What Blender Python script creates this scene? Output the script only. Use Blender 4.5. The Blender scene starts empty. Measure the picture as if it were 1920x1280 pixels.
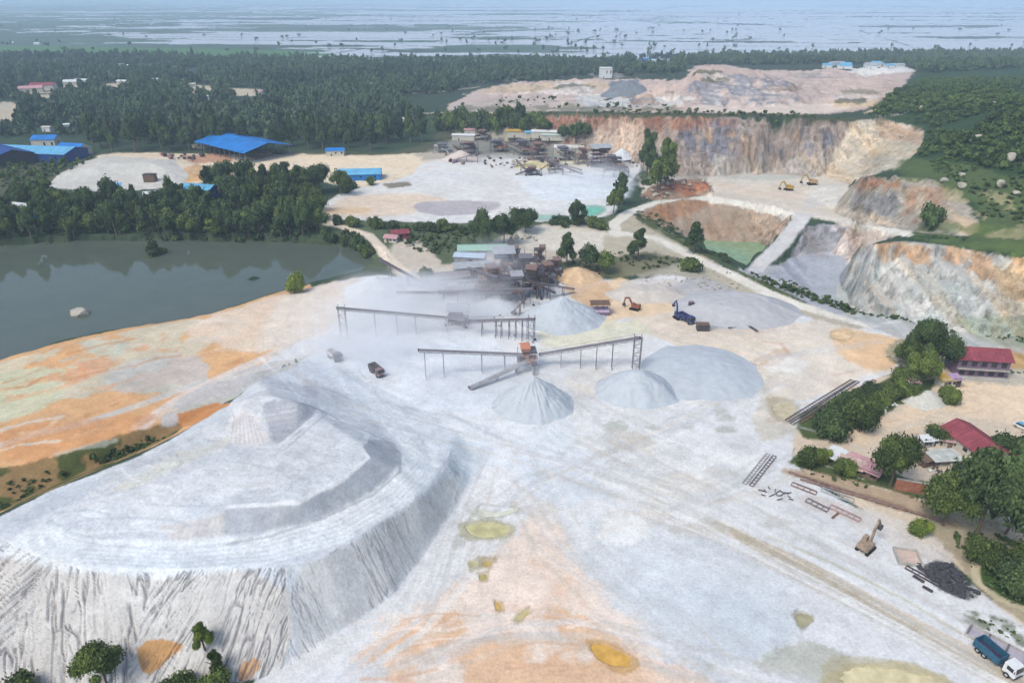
import bpy, bmesh, math, random
import numpy as np
from mathutils import Vector, Matrix
from mathutils.geometry import delaunay_2d_cdt
R = math.radians
S = bpy.context.scene
COL = S.collection
# ------------------------------------------------------------------ camera
HC = 105.0                       # flying height above the quarry floor, metres
F = 1280.0                       # focal length in photograph pixels (24 mm lens)
PITCH = math.atan(648.0/1280.0)
SP, CP = math.sin(PITCH), math.cos(PITCH)
cam_d = bpy.data.cameras.new('camera'); cam = bpy.data.objects.new('camera', cam_d); COL.objects.link(cam)
cam.location = (0, 0, HC); cam.rotation_euler = (R(90)-PITCH, 0, 0)
cam_d.lens = 24; cam_d.sensor_width = 36; cam_d.clip_start = 1; cam_d.clip_end = 60000
S.camera = cam
# ------------------------------------------------------------------ sky, sun, exposure
SUN_EL, SUN_AZ = 54, 226         # degrees; azimuth clockwise from +Y
w = bpy.data.worlds.new('World'); S.world = w; w.use_nodes = True
nt = w.node_tree; bg = nt.nodes['Background']
sky = nt.nodes.new('ShaderNodeTexSky'); sky.sky_type = 'NISHITA'; sky.sun_disc = False
sky.sun_elevation = R(SUN_EL); sky.sun_rotation = R(SUN_AZ)
sky.air_density = 1.0; sky.dust_density = 3.0; sky.ozone_density = 1.0
nt.links.new(sky.outputs[0], bg.inputs[0]); bg.inputs[1].default_value = 0.15
sd = bpy.data.lights.new('sun', 'SUN'); sd.energy = 1.5; sd.angle = R(22); sd.color = (1.0, 0.95, 0.88)
so = bpy.data.objects.new('sun', sd); COL.objects.link(so)
_v = Vector((math.sin(R(SUN_AZ))*math.cos(R(SUN_EL)), math.cos(R(SUN_AZ))*math.cos(R(SUN_EL)), math.sin(R(SUN_EL))))
so.rotation_euler = (-_v).to_track_quat('-Z', 'Y').to_euler()
S.view_settings.view_transform = 'Standard'; S.view_settings.look = 'None'
S.view_settings.exposure = 0.38; S.view_settings.gamma = 1
S.cycles.volume_step_rate = 4; S.cycles.volume_max_steps = 128; S.cycles.volume_bounces = 4
S.cycles.max_bounces = 6; S.cycles.diffuse_bounces = 2

# ------------------------------------------------------------------ helpers
def W(px, py, z=0.0):
    """point at height z seen at photograph pixel (px, py)"""
    t = (py-640.0)/F; Z = (HC-z)/(SP+t*CP)
    return (Z*(px-960.0)/F, Z*(CP-t*SP), z)
def proj(x, y, z):
    Zc = y*CP-(z-HC)*SP; up = y*SP+(z-HC)*CP
    return 960+F*x/Zc, 640-F*up/Zc, Zc
def lin(c):
    c = np.asarray(c, float)/255.0
    return np.where(c <= 0.04045, c/12.92, ((c+0.055)/1.055)**2.4)
KALB = 0.80
def alb(c): return lin(c)*KALB*np.array([.975, 1.0, .975])
def _hash(ix, iy, s):
    h = (ix.astype(np.int64)*374761393+iy.astype(np.int64)*668265263+s*974634777) & 0xffffffff
    h = ((h ^ (h >> 13))*1274126177) & 0xffffffff
    h = (h ^ (h >> 16))
    return (h & 0xffff).astype(np.float32)/65535.0
def vn(x, y, s=0):
    x = np.asarray(x); y = np.asarray(y)
    ix = np.floor(x); iy = np.floor(y); fx = (x-ix); fy = (y-iy)
    fx = fx*fx*(3-2*fx); fy = fy*fy*(3-2*fy)
    ix = ix.astype(np.int32); iy = iy.astype(np.int32)
    a = _hash(ix, iy, s); b = _hash(ix+1, iy, s); c = _hash(ix, iy+1, s); d = _hash(ix+1, iy+1, s)
    return (a*(1-fx)+b*fx)*(1-fy)+(c*(1-fx)+d*fx)*fy
def fbm(x, y, s=0, o=3):
    """-1..1"""
    r = 0; a = 1.0; t = 0; f = 1.0
    for k in range(o):
        r = r+a*(vn(x*f+17.3*k, y*f-9.1*k, s+k)*2-1); t += a; a *= 0.55; f *= 2.03
    return r/t
def sst(a, b, x):
    t = np.clip((x-a)/(b-a), 0, 1); return t*t*(3-2*t)
def tag(o, label=None, cat=None, group=None, kind=None):
    if label: o['label'] = label
    if cat: o['category'] = cat
    if group: o['group'] = group
    if kind: o['kind'] = kind
    return o

# ------------------------------------------------------------------ terrain: break lines (pixel x, pixel y, height)
LINES = [
 # spoil heap: toe, rims, back ridge
 [(-160,985,-1),(-230,1150,0),(-150,1360,0),(0,1300,0),(250,1287,0),(480,1272,0),(540,1245,0),(650,1175,0),(740,1115,0),(800,1030,0),(850,960,0),(880,900,0),(882,855,0),(860,815,0),(810,778,0),(740,745,0),(690,715,0),(640,685,0),(600,662,0)],
 [(-70,985,10.5),(0,1003,10.5),(80,1043,10.5),(170,1067,10.4),(300,1068,10.4),(420,1063,10.4),(540,1060,10.4),(610,1042,10.3),(700,985,10),(780,932,8.4),(828,882,5.6),(842,842,3.0),(812,808,1.8),(760,772,1.2),(700,735,.7)],
 [(-70,985,10.5),(0,967,11),(100,918,11),(160,893,11),(240,862,11),(330,817,10.5),(430,755,9.5),(490,705,5),(560,675,2),(600,662,0)],
 [(-160,985,-1),(-80,972,-1.5),(0,955,-1.5),(100,908,-1.5),(160,884,-1.5),(240,852,-1.5),(330,806,-1),(430,752,0),(480,720,0),(545,675,0),(600,662,0)],
 [(-140,915,2.5),(0,880,2.5),(150,845,2.5),(260,802,2.2),(340,780,1.2),(400,758,.4)],
 [(-100,770,2),(100,750,2),(250,730,1.5),(400,690,.5)],
 # inner tier of the heap
 [(300,1022,10.4),(360,1024,10.4),(430,1018,10.3),(505,1003,10.2),(600,968,10),(700,922,9.6),(748,878,9),(735,850,8.5),(700,820,8),(640,790,8),(600,770,8)],
 [(300,1005,11),(370,978,12.6),(430,948,14),(500,945,14),(560,938,14),(640,898,13.6),(690,855,13),(672,830,12.2),(630,800,11),(590,778,10)],
 [(120,950,10.6),(300,930,11.5),(450,900,12.5),(600,850,12.6)],
 [(90,1010,10.3),(200,1040,10.2),(330,1050,10.1),(540,1035,10)],
 [(440,790,11.5),(455,748,14.5),(500,738,15),(560,752,14),(598,764,11)],
 [(420,825,10.6),(520,838,10.8),(560,800,10.6),(605,775,9)],
 [(640,690,.8),(668,740,2.5),(700,790,4.6),(760,850,6.2)],
 # lake
 [(-500,760,0),(0,690,0),(100,655,0),(200,631,0),(330,612,0),(420,592,0),(520,558,0),(600,537,0),(680,516,0),(722,492,0),(700,462,0),(640,445,0),(560,440,0),(300,437,0),(150,440,0),(0,447,0),(-500,450,0)],
 [(-500,738,-3.2),(0,674,-3.2),(100,642,-3.2),(200,619,-3.2),(330,600,-3.2),(420,580,-3.2),(520,547,-3.2),(600,526,-3.2),(672,506,-3.2),(690,488,-3.2),(672,470,-3.2),(630,462,-3.2),(560,456,-3.2),(420,455,-3.2),(250,450,-3.2),(150,453,-3.2),(0,461,-3.2),(-500,464,-3.2)],
 [(-500,650,-7),(0,640,-7),(200,595,-7),(420,560,-7),(600,505,-7),(640,480,-7),(560,472,-7),(300,470,-7),(0,480,-7),(-500,480,-7)],
 # left stockpile
 [(85,353,0),(200,354,0),(330,347,0),(400,322,0),(350,292,0),(180,288,0),(100,322,0),(85,353,0)],
 [(120,325,4),(190,308,7),(270,303,7.5),(310,315,5)],
 # upper yard
 [(585,383,1.2),(600,410,1.2),(720,417,1.2),(860,420,1.2),(1000,415,1.2),(1130,405,1.2)],
 [(580,392,-.3),(600,419,-.3),(720,427,-.3),(860,431,-.3),(1000,427,0),(1130,420,0)],
 # near rim of the pits and its hidden foot
 [(1190,400,0),(1230,420,0),(1270,440,0),(1320,469,0),(1370,492,0),(1420,515,0),(1450,527,0),(1520,553,0),(1600,583,0),(1700,600,0),(1800,620,0),(1960,645,0),(2400,715,0)],
 [(1250,422,-6),(1300,480,-13),(1340,510,-14),(1370,532,-14),(1420,555,-13.5),(1520,592,-14),(1600,622,-14),(1700,641,-14),(1800,661,-14),(1960,688,-14),(2400,760,-14)],
 # back wall of the pond pit
 [(1190,400,0),(1215,385,0),(1290,371,1),(1340,369,1),(1400,379,1),(1450,389,1),(1492,400,.5)],
 [(1250,422,-6),(1300,447,-13.5),(1340,454,-14),(1420,456,-14),(1440,462,-13.5)],
 # ramp
 [(1492,400,.5),(1470,427,-3),(1450,455,-7),(1425,478,-10.5),(1400,500,-13.5)],
 [(1530,406,.5),(1508,430,-3),(1488,460,-7),(1462,485,-10.5),(1435,512,-13.5)],
 [(1440,462,-13.5),(1420,482,-14)],
 [(1520,455,-8),(1500,482,-12.5),(1480,510,-14),(1540,560,-14)],
 # causeway
 [(1530,406,.5),(1600,421,2),(1660,432,6),(1720,440,11)],
 [(1520,465,-9),(1570,478,-9),(1600,475,-3),(1625,466,6)],
 # ribbed right wall
 [(1612,470,5),(1640,456,12),(1700,452,13),(1780,461,13.5),(1850,474,14),(1960,486,16),(2400,520,18)],
 [(1590,482,-6),(1572,525,-12),(1595,580,-14),(1640,612,-14),(1700,630,-14),(1800,651,-14),(1960,680,-14),(2400,745,-14)],
 # outcrop above the causeway
 [(1560,394,-1),(1600,411,1.5),(1660,424,5.5),(1720,431,10.5),(1780,440,13),(1835,446,15)],
 [(1590,365,6),(1612,334,16),(1660,331,22),(1720,334,24.5),(1775,338,26),(1800,360,24),(1822,388,21),(1840,405,20)],
 # pale face below the hill
 [(1600,229,26),(1640,222,27),(1690,230,27.5),(1735,236,27.5),(1728,275,24),(1690,318,22),(1660,331,22)],
 [(1545,330,-4),(1585,340,1),(1600,348,8)],
 # long quarry wall
 [(800,216,10),(860,214,16),(960,213,20),(1060,214,23.5),(1200,216,27),(1300,218,29.5),(1450,220,30),(1550,224,29),(1600,229,26)],
 [(800,240,3),(860,252,2),(960,268,0),(1060,283,0),(1150,291,0),(1220,318,-1),(1330,329,-4),(1450,323,-5),(1545,330,-4)],
 [(1340,369,1),(1340,345,-1),(1330,329,-4)],
 [(1530,375,-1),(1560,394,-1)],
 [(1215,352,4),(1250,340,7),(1290,336,7.5),(1322,345,6)],
 [(1190,372,0),(1215,376,0),(1260,372,.5),(1310,366,.5),(1332,352,-1),(1325,332,-4)],
 # quarry beyond the wall
 [(1270,200,28),(1300,198,28),(1400,202,28.5),(1490,200,28.5),(1530,190,27)],
 [(1285,165,38),(1318,132,45),(1345,123,48),(1370,130,47),(1410,142,44),(1470,148,39),(1500,163,32),(1520,178,29)],
 [(1290,165,24),(1345,160,25),(1450,163,24),(1500,150,20)],
 [(1100,140,8),(1200,148,10),(1260,150,14)],
 [(860,180,8),(1000,166,8),(1090,160,10),(1200,165,16),(1270,175,22)],
 [(850,205,12),(1000,200,18),(1150,188,18),(1250,192,24)],
]
PTS = [(1600,150,22),(1560,180,27),(1650,195,29),(1700,190,31),(1700,135,17),(1500,128,15),(1600,118,8),(1300,115,2),
 (1900,425,19),(1970,400,22),(1919,330,32),(1850,250,38),(1919,200,44),(1780,200,35),(1700,160,24),(1760,130,14),(1850,120,8),(1850,170,30),
 (2300,300,46),(2300,150,26),(600,250,0),(0,250,0),(-400,250,0),(400,180,2),(800,170,5),(0,150,0),(1100,120,0),(900,130,1),
 (860,300,.3),(1190,350,0),(1100,400,.8),(740,500,0),(900,450,0),(1100,450,0),(1160,410,0),(1000,600,0),(1300,700,0),(1000,900,0),(1400,1000,0),
 (1700,1100,0),(1850,800,0.5),(1700,750,0),(900,1200,0),(1500,1270,0),(600,600,0),(200,700,1),(1500,350,-3),(1430,360,-2),(1420,500,-14),(1550,540,-14)]
FAR = -2.5
for px in range(-600, 2700, 300):
    PTS.append((px, 112 if px > 500 else 100, FAR))
verts = []; vz = []; edges = []
def _add(p):
    x, y, z = W(*p) if len(p) == 3 else p
    verts.append(Vector((x, y))); vz.append(z); return len(verts)-1
for L in LINES:
    ids = [_add(p) for p in L]
    edges += [(ids[i], ids[i+1]) for i in range(len(ids)-1)]
for p in PTS: _add(p)
for x, y, z in [(-30000,-500,0),(30000,-500,0),(-30000,30000,FAR),(30000,30000,FAR),(0,-300,0),(-150,40,0),(150,40,0),(0,40,0),(-600,150,0),(600,150,0),(-3000,2500,FAR),(3000,2500,FAR),(0,2500,FAR),(1200,900,10),(-1500,900,0)]:
    verts.append(Vector((x, y))); vz.append(z)
cv, ce, cf, ov, oe, of_ = delaunay_2d_cdt(verts, edges, [], 0, 0.05)
cz = []
P2 = np.array([(v.x, v.y) for v in verts]); Z2 = np.array(vz)
for i, v in enumerate(cv):
    if len(ov[i]): cz.append(np.mean([vz[k] for k in ov[i]]))
    else:
        d = np.hypot(P2[:, 0]-v.x, P2[:, 1]-v.y); k = np.argsort(d)[:2]; wt = 1/(d[k]+.01)
        cz.append(float((Z2[k]*wt).sum()/wt.sum()))
cv = np.array([(v.x, v.y) for v in cv]); cz = np.array(cz)
# polar raster of the break-line surface
NA, ND = 1240, 4600
AZ = np.linspace(R(-50), R(50), NA)
D = np.concatenate([np.geomspace(58, 1300, 3600, endpoint=False), np.geomspace(1300, 17000, ND-3600)])
X = (np.sin(AZ)[:, None]*D[None]).astype(np.float32); Y = (np.cos(AZ)[:, None]*D[None]).astype(np.float32)
amp = np.clip((D-170)/120, .12, 1)[None].astype(np.float32)*np.clip((1500-D)/300, 0, 1)[None]
XW = X+amp*(3.0*fbm(X/19, Y/19, 5, 2)+1.3*fbm(X/5.5, Y/5.5, 9, 2)); YW = Y+amp*(3.0*fbm(X/17, Y/17, 25, 2)+1.6*fbm(X/5, Y/6.5, 29, 2))
H = np.zeros((NA, ND), np.float32); SL = np.zeros((NA, ND), np.float32)
for f in cf:
    a, b, c = f[0], f[1], f[2]
    p = cv[[a, b, c]]; zz = cz[[a, b, c]]
    rr = np.hypot(p[:, 0], p[:, 1]); az = np.arctan2(p[:, 0], p[:, 1])
    m = 6.0
    if p[:, 1].min() < 30:
        i0, i1 = 0, NA; j0 = 0; j1 = int(np.searchsorted(D, rr.max()+m))
    else:
        i0 = max(0, int(np.searchsorted(AZ, az.min()-m/max(60, rr.min())))-1); i1 = min(NA, int(np.searchsorted(AZ, az.max()+m/max(60, rr.min())))+1)
        e = 1e9
        for k in range(3):                       # nearest distance from the origin to the triangle
            q = p[k]; r2 = p[(k+1) % 3]-q; t = np.clip(-(q@r2)/max(r2@r2, 1e-9), 0, 1); e = min(e, np.hypot(*(q+t*r2)))
        j0 = max(0, int(np.searchsorted(D, e-m))-1); j1 = min(ND, int(np.searchsorted(D, rr.max()+m))+1)
    if i1 <= i0 or j1 <= j0: continue
    x = XW[i0:i1, j0:j1]; y = YW[i0:i1, j0:j1]
    det = (p[1, 1]-p[2, 1])*(p[0, 0]-p[2, 0])+(p[2, 0]-p[1, 0])*(p[0, 1]-p[2, 1])
    if abs(det) < 1e-6: continue
    l0 = ((p[1, 1]-p[2, 1])*(x-p[2, 0])+(p[2, 0]-p[1, 0])*(y-p[2, 1]))/det
    l1 = ((p[2, 1]-p[0, 1])*(x-p[2, 0])+(p[0, 0]-p[2, 0])*(y-p[2, 1]))/det
    l2 = 1-l0-l1
    ins = (l0 >= -1e-5) & (l1 >= -1e-5) & (l2 >= -1e-5)
    if not ins.any(): continue
    h = l0*zz[0]+l1*zz[1]+l2*zz[2]
    g = np.linalg.solve(np.array([[p[1, 0]-p[0, 0], p[1, 1]-p[0, 1]], [p[2, 0]-p[0, 0], p[2, 1]-p[0, 1]]]), zz[1:]-zz[0])
    H[i0:i1, j0:j1][ins] = h[ins]; SL[i0:i1, j0:j1][ins] = np.hypot(*g)
SL = np.clip(SL, 0, 2)
def boxblur(A, n, ax):
    P = np.pad(A, [(n//2+1, n//2) if k == ax else (0, 0) for k in range(2)], 'edge').astype(np.float64); C_ = np.cumsum(P, ax)
    return ((C_[n:] - C_[:-n]) if ax == 0 else (C_[:, n:]-C_[:, :-n]))/n
jb = int(np.searchsorted(D, 260)); Hn = H[:, :jb]
B1 = boxblur(boxblur(boxblur(boxblur(Hn, 9, 0), 13, 1), 9, 0), 13, 1); wt_ = np.clip((250-D[:jb])/60, 0, 1)[None]
H[:, :jb] = (B1*wt_+Hn*(1-wt_)).astype(np.float32)
# relief of the surface itself
PX, PY, ZC = proj(X, Y, H)
cliff = sst(.45, .9, SL)*(D[None] > 190)
rid = 1-np.abs(fbm(X/9, Y/9, 41, 3))*1.6
H += (cliff*(2.4*(rid-.5)+3.0*(.35-np.abs(fbm(X/5, Y/5, 47, 4)))+1.0*(.35-np.abs(fbm(X/1.9, Y/1.9, 49, 3))))).astype(np.float32)
_q = H/4.6+1.1*fbm(X/30, Y/30, 43, 2); _fr = _q-np.floor(_q)                # broken benches in the rock
H += (cliff*3.6*(sst(.45, .95, _fr)-_fr)*sst(.35, .6, vn(X/16, Y/16, 44))).astype(np.float32)
_m = sst(880, 960, PX)*sst(1720, 1640, PX)*sst(208, 196, PY)*sst(122, 134, PY)*(D[None] > 555)
H += (_m*(10*(.33-np.abs(fbm(X/40, Y/40, 91, 5)))+2.4*fbm(X/9, Y/9, 95, 3))).astype(np.float32)
_hp = sst(1.5, 4, H)*(D[None] < 190)*(PX < 900)*sst(.75, .45, SL)
H += (_hp*(.40*fbm(X/9, Y/9, 96, 3)+.26*np.maximum(0, fbm(X/2.6, Y/2.6, 97, 3)))).astype(np.float32)
nearm = np.clip(D/400, .25, 1)[None]
H += (nearm*.35*fbm(X/7, Y/7, 51, 3)*sst(-2.9, -2.0, H)).astype(np.float32)
# the flooded fields of the plain
far = sst(1230, 1330, D)[None]*np.ones((NA, 1))
dry = fbm(X/700, Y/330, 61, 4)*.75+fbm(X/210, Y/90, 64, 4)*.45
side = sst(300, -900, X/np.maximum(Y, 1)*2000)
thr = .30-.34*side-.14*sst(2600, 5000, D)[None]
u = (Y+.16*X+120*vn(X/800, Y/800, 3))/150; bund = np.abs(u-np.round(u))
u2 = (X*1.0-.3*Y)/420; bund2 = np.abs(u2-np.round(u2))
bn = ((bund < .05) & (vn(X/600, Y/60, 71) > .45)) | ((bund2 < .012) & (vn(X/60, Y/300, 72) > .6))
landm = (dry > thr) | bn
FLH = np.where(landm, FAR+.3*fbm(X/40, Y/40, 6, 2), -4.2)
leftfield = (PX < 600+160*fbm(X/200, Y/90, 66, 3)) & (PY > 84+5*fbm(X/150, Y/90, 67, 3))
FLH = np.where(leftfield, FAR, FLH)
H = np.where(far > .5, np.where(far > .99, FLH, H*(1-far)+FLH*far), H).astype(np.float32)
TINY = None
def colrow(x, y):
    a = math.atan2(x, y); d = math.hypot(x, y)
    i = (a-AZ[0])/(AZ[1]-AZ[0]); i = min(max(i, 0), NA-1.001)
    j = float(np.searchsorted(D, d)); j = min(max(j, 1), ND-1)
    return i, int(j), d
def hz(x, y):
    """terrain height at world x, y"""
    i, j, d = colrow(x, y); i0 = int(i); t = i-i0; s = min(max((d-D[j-1])/(D[j]-D[j-1]), 0), 1)
    return float((H[i0, j-1]*(1-t)+H[i0+1, j-1]*t)*(1-s)+(H[i0, j]*(1-t)+H[i0+1, j]*t)*s)
def G(px, py):
    """first terrain point seen at photograph pixel"""
    t = (py-640.0)/F
    dx = (px-960.0)/F; dy = CP-t*SP; dz = -(SP+t*CP)
    hl = math.hypot(dx, dy); a = math.atan2(dx, dy)
    i = int(min(max(round((a-AZ[0])/(AZ[1]-AZ[0])), 0), NA-1))
    ray = HC+D*dz/hl
    k = np.nonzero(H[i] >= ray)[0]
    j = int(k[0]) if len(k) else ND-1
    d = D[j]
    if 0 < j < ND-1:
        e0 = ray[j-1]-H[i, j-1]; e1 = H[i, j]-ray[j]; d = D[j-1]+(D[j]-D[j-1])*e0/max(e0+e1, 1e-6)
    x, y = d*math.sin(a), d*math.cos(a)
    return x, y, hz(x, y)
def dig(poly, depth):
    """lower the raster inside a world polygon"""
    P = np.array(poly); m = 3
    rr = np.hypot(P[:, 0], P[:, 1]); az = np.arctan2(P[:, 0], P[:, 1])
    i0, i1 = np.searchsorted(AZ, [az.min()-.01, az.max()+.01]); j0, j1 = np.searchsorted(D, [rr.min()*.95-2, rr.max()*1.03+2])
    x = X[i0:i1, j0:j1]; y = Y[i0:i1, j0:j1]; ins = np.zeros(x.shape, bool)
    for k in range(len(P)):
        a, b = P[k], P[(k+1) % len(P)]
        if a[1] == b[1]: continue
        cnd = (a[1] > y) != (b[1] > y); ins ^= cnd & (x < (b[0]-a[0])*(y-a[1])/(b[1]-a[1])+a[0])
    z = float(np.mean([hz(*p) for p in poly]))
    if z > 1e8: z = 0
    H[i0:i1, j0:j1][ins] = z-depth
    return z
# ------------------------------------------------------------------ materials
def new_mat(name, rgb=(200,200,200), rough=.8, metal=0.0, var=.12, scale=1.0, bump=0.0, spec=.3, photo=True):
    m = bpy.data.materials.new(name); m.use_nodes = True; n = m.node_tree; b = n.nodes['Principled BSDF']
    c = alb(rgb) if photo else np.asarray(rgb)
    tc = n.nodes.new('ShaderNodeTexCoord'); no = n.nodes.new('ShaderNodeTexNoise'); no.inputs['Scale'].default_value = scale; no.inputs['Detail'].default_value = 5
    no.inputs['Roughness'].default_value = .65
    n.links.new(tc.outputs['Object'], no.inputs['Vector'])
    mr = n.nodes.new('ShaderNodeMapRange'); mr.inputs[1].default_value = .3; mr.inputs[2].default_value = .7; mr.inputs[3].default_value = 1-var*1.6; mr.inputs[4].default_value = 1+var
    n.links.new(no.outputs['Fac'], mr.inputs[0])
    mx = n.nodes.new('ShaderNodeVectorMath'); mx.operation = 'SCALE'; mx.inputs[0].default_value = tuple(c)
    n.links.new(mr.outputs[0], mx.inputs['Scale']); n.links.new(mx.outputs[0], b.inputs['Base Color'])
    b.inputs['Roughness'].default_value = rough; b.inputs['Metallic'].default_value = metal; b.inputs['Specular IOR Level'].default_value = spec
    if bump:
        bp = n.nodes.new('ShaderNodeBump'); bp.inputs['Strength'].default_value = .6; bp.inputs['Distance'].default_value = bump
        n.links.new(no.outputs['Fac'], bp.inputs['Height']); n.links.new(bp.outputs[0], b.inputs['Normal'])
    return m
def terrain_mat():
    m = bpy.data.materials.new('terrain'); m.use_nodes = True; n = m.node_tree; L = n.links; b = n.nodes['Principled BSDF']
    at = n.nodes.new('ShaderNodeAttribute'); at.attribute_name = 'Col'
    geo = n.nodes.new('ShaderNodeNewGeometry')
    def noise(sc, det, vec=None, ro=.6):
        q = n.nodes.new('ShaderNodeTexNoise'); q.inputs['Scale'].default_value = sc; q.inputs['Detail'].default_value = det; q.inputs['Roughness'].default_value = ro
        L.new(vec or geo.outputs['Position'], q.inputs['Vector']); return q.outputs['Fac']
    def mth(op, a, b_=None):
        q = n.nodes.new('ShaderNodeMath'); q.operation = op
        for i, v in enumerate((a, b_)):
            if v is None: continue
            if isinstance(v, (int, float)): q.inputs[i].default_value = v
            else: L.new(v, q.inputs[i])
        return q.outputs[0]
    fine = noise(1.6, 6, ro=.7); mid = noise(.22, 5); big = noise(.045, 4)
    mp = n.nodes.new('ShaderNodeMapping'); mp.inputs['Scale'].default_value = (1, 1, .22); L.new(geo.outputs['Position'], mp.inputs['Vector'])
    rock = noise(.35, 8, mp.outputs[0], .72)
    sep = n.nodes.new('ShaderNodeSeparateXYZ'); L.new(geo.outputs['True Normal'], sep.inputs[0])
    st = n.nodes.new('ShaderNodeMapRange'); st.inputs[1].default_value = .92; st.inputs[2].default_value = .65; st.inputs[3].default_value = 0; st.inputs[4].default_value = 1
    L.new(sep.outputs['Z'], st.inputs[0])
    v = mth('ADD', mth('ADD', mth('MULTIPLY', mth('SUBTRACT', fine, .5), .75), mth('MULTIPLY', mth('SUBTRACT', noise(.6, 6, ro=.75), .5), .5)), mth('ADD', mth('MULTIPLY', mth('SUBTRACT', mid, .5), .38), mth('MULTIPLY', mth('SUBTRACT', big, .5), .18)))
    rk = mth('MULTIPLY', mth('MULTIPLY', mth('SUBTRACT', rock, .5), 3.2), mth('MULTIPLY', st.outputs[0], at.outputs['Alpha']))
    k = mth('ADD', mth('ADD', v, rk), 1.0)
    sc = n.nodes.new('ShaderNodeVectorMath'); sc.operation = 'SCALE'; L.new(at.outputs['Color'], sc.inputs[0]); L.new(k, sc.inputs['Scale'])
    L.new(sc.outputs[0], b.inputs['Base Color']); b.inputs['Roughness'].default_value = .95; b.inputs['Specular IOR Level'].default_value = .1
    bp = n.nodes.new('ShaderNodeBump'); bp.inputs['Strength'].default_value = .5; bp.inputs['Distance'].default_value = .35
    L.new(mth('ADD', fine, mth('MULTIPLY', rock, mth('MULTIPLY', mth('MULTIPLY', st.outputs[0], at.outputs['Alpha']), 3.0))), bp.inputs['Height']); L.new(bp.outputs[0], b.inputs['Normal'])
    return m
TM = terrain_mat()
def water_mat(name, rgb, rough=.06, ior=1.33, wave=.02, ws=.5, spec=.5, var=1.0):
    m = bpy.data.materials.new(name); m.use_nodes = True; n = m.node_tree; b = n.nodes['Principled BSDF']
    b.inputs['Base Color'].default_value = (*alb(rgb), 1); b.inputs['Roughness'].default_value = rough; b.inputs['IOR'].default_value = ior; b.inputs['Specular IOR Level'].default_value = spec
    geo = n.nodes.new('ShaderNodeNewGeometry'); q = n.nodes.new('ShaderNodeTexNoise'); q.inputs['Scale'].default_value = ws; q.inputs['Detail'].default_value = 3
    q2 = n.nodes.new('ShaderNodeTexNoise'); q2.inputs['Scale'].default_value = ws*.6; q2.inputs['Detail'].default_value = 4; n.links.new(geo.outputs['Position'], q2.inputs['Vector'])
    mx = n.nodes.new('ShaderNodeMix'); mx.data_type = 'RGBA'; mx.inputs['A'].default_value = (*(alb(rgb)*(1-.18*var)), 1); mx.inputs['B'].default_value = (*np.clip(alb(rgb)*(1+.12*var), 0, .9), 1)
    mr = n.nodes.new('ShaderNodeMapRange'); mr.inputs[1].default_value = .35; mr.inputs[2].default_value = .65; n.links.new(q2.outputs['Fac'], mr.inputs[0]); n.links.new(mr.outputs[0], mx.inputs['Factor']); n.links.new(mx.outputs['Result'], b.inputs['Base Color'])
    n.links.new(geo.outputs['Position'], q.inputs['Vector'])
    bp = n.nodes.new('ShaderNodeBump'); bp.inputs['Strength'].default_value = .4; bp.inputs['Distance'].default_value = wave
    n.links.new(q.outputs['Fac'], bp.inputs['Height']); n.links.new(bp.outputs[0], b.inputs['Normal'])
    return m
def poly_mesh(name, pts, z, mat):
    me = bpy.data.meshes.new(name); bm = bmesh.new()
    vs = [bm.verts.new((p[0], p[1], z)) for p in pts]
    f = bm.faces.new(vs); f.normal_update()
    if f.normal.z < 0: f.normal_flip()
    bmesh.ops.triangulate(bm, faces=bm.faces); bm.to_mesh(me); bm.free()
    me.materials.append(mat); o = bpy.data.objects.new(name, me); COL.objects.link(o); return o
def smooth_poly(pp, n=3):
    pp = [np.array(p, float) for p in pp]
    for _ in range(n):
        q = []
        for i in range(len(pp)):
            a, b = pp[i], pp[(i+1) % len(pp)]; q += [a*.75+b*.25, a*.25+b*.75]
        pp = q
    return pp
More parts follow.
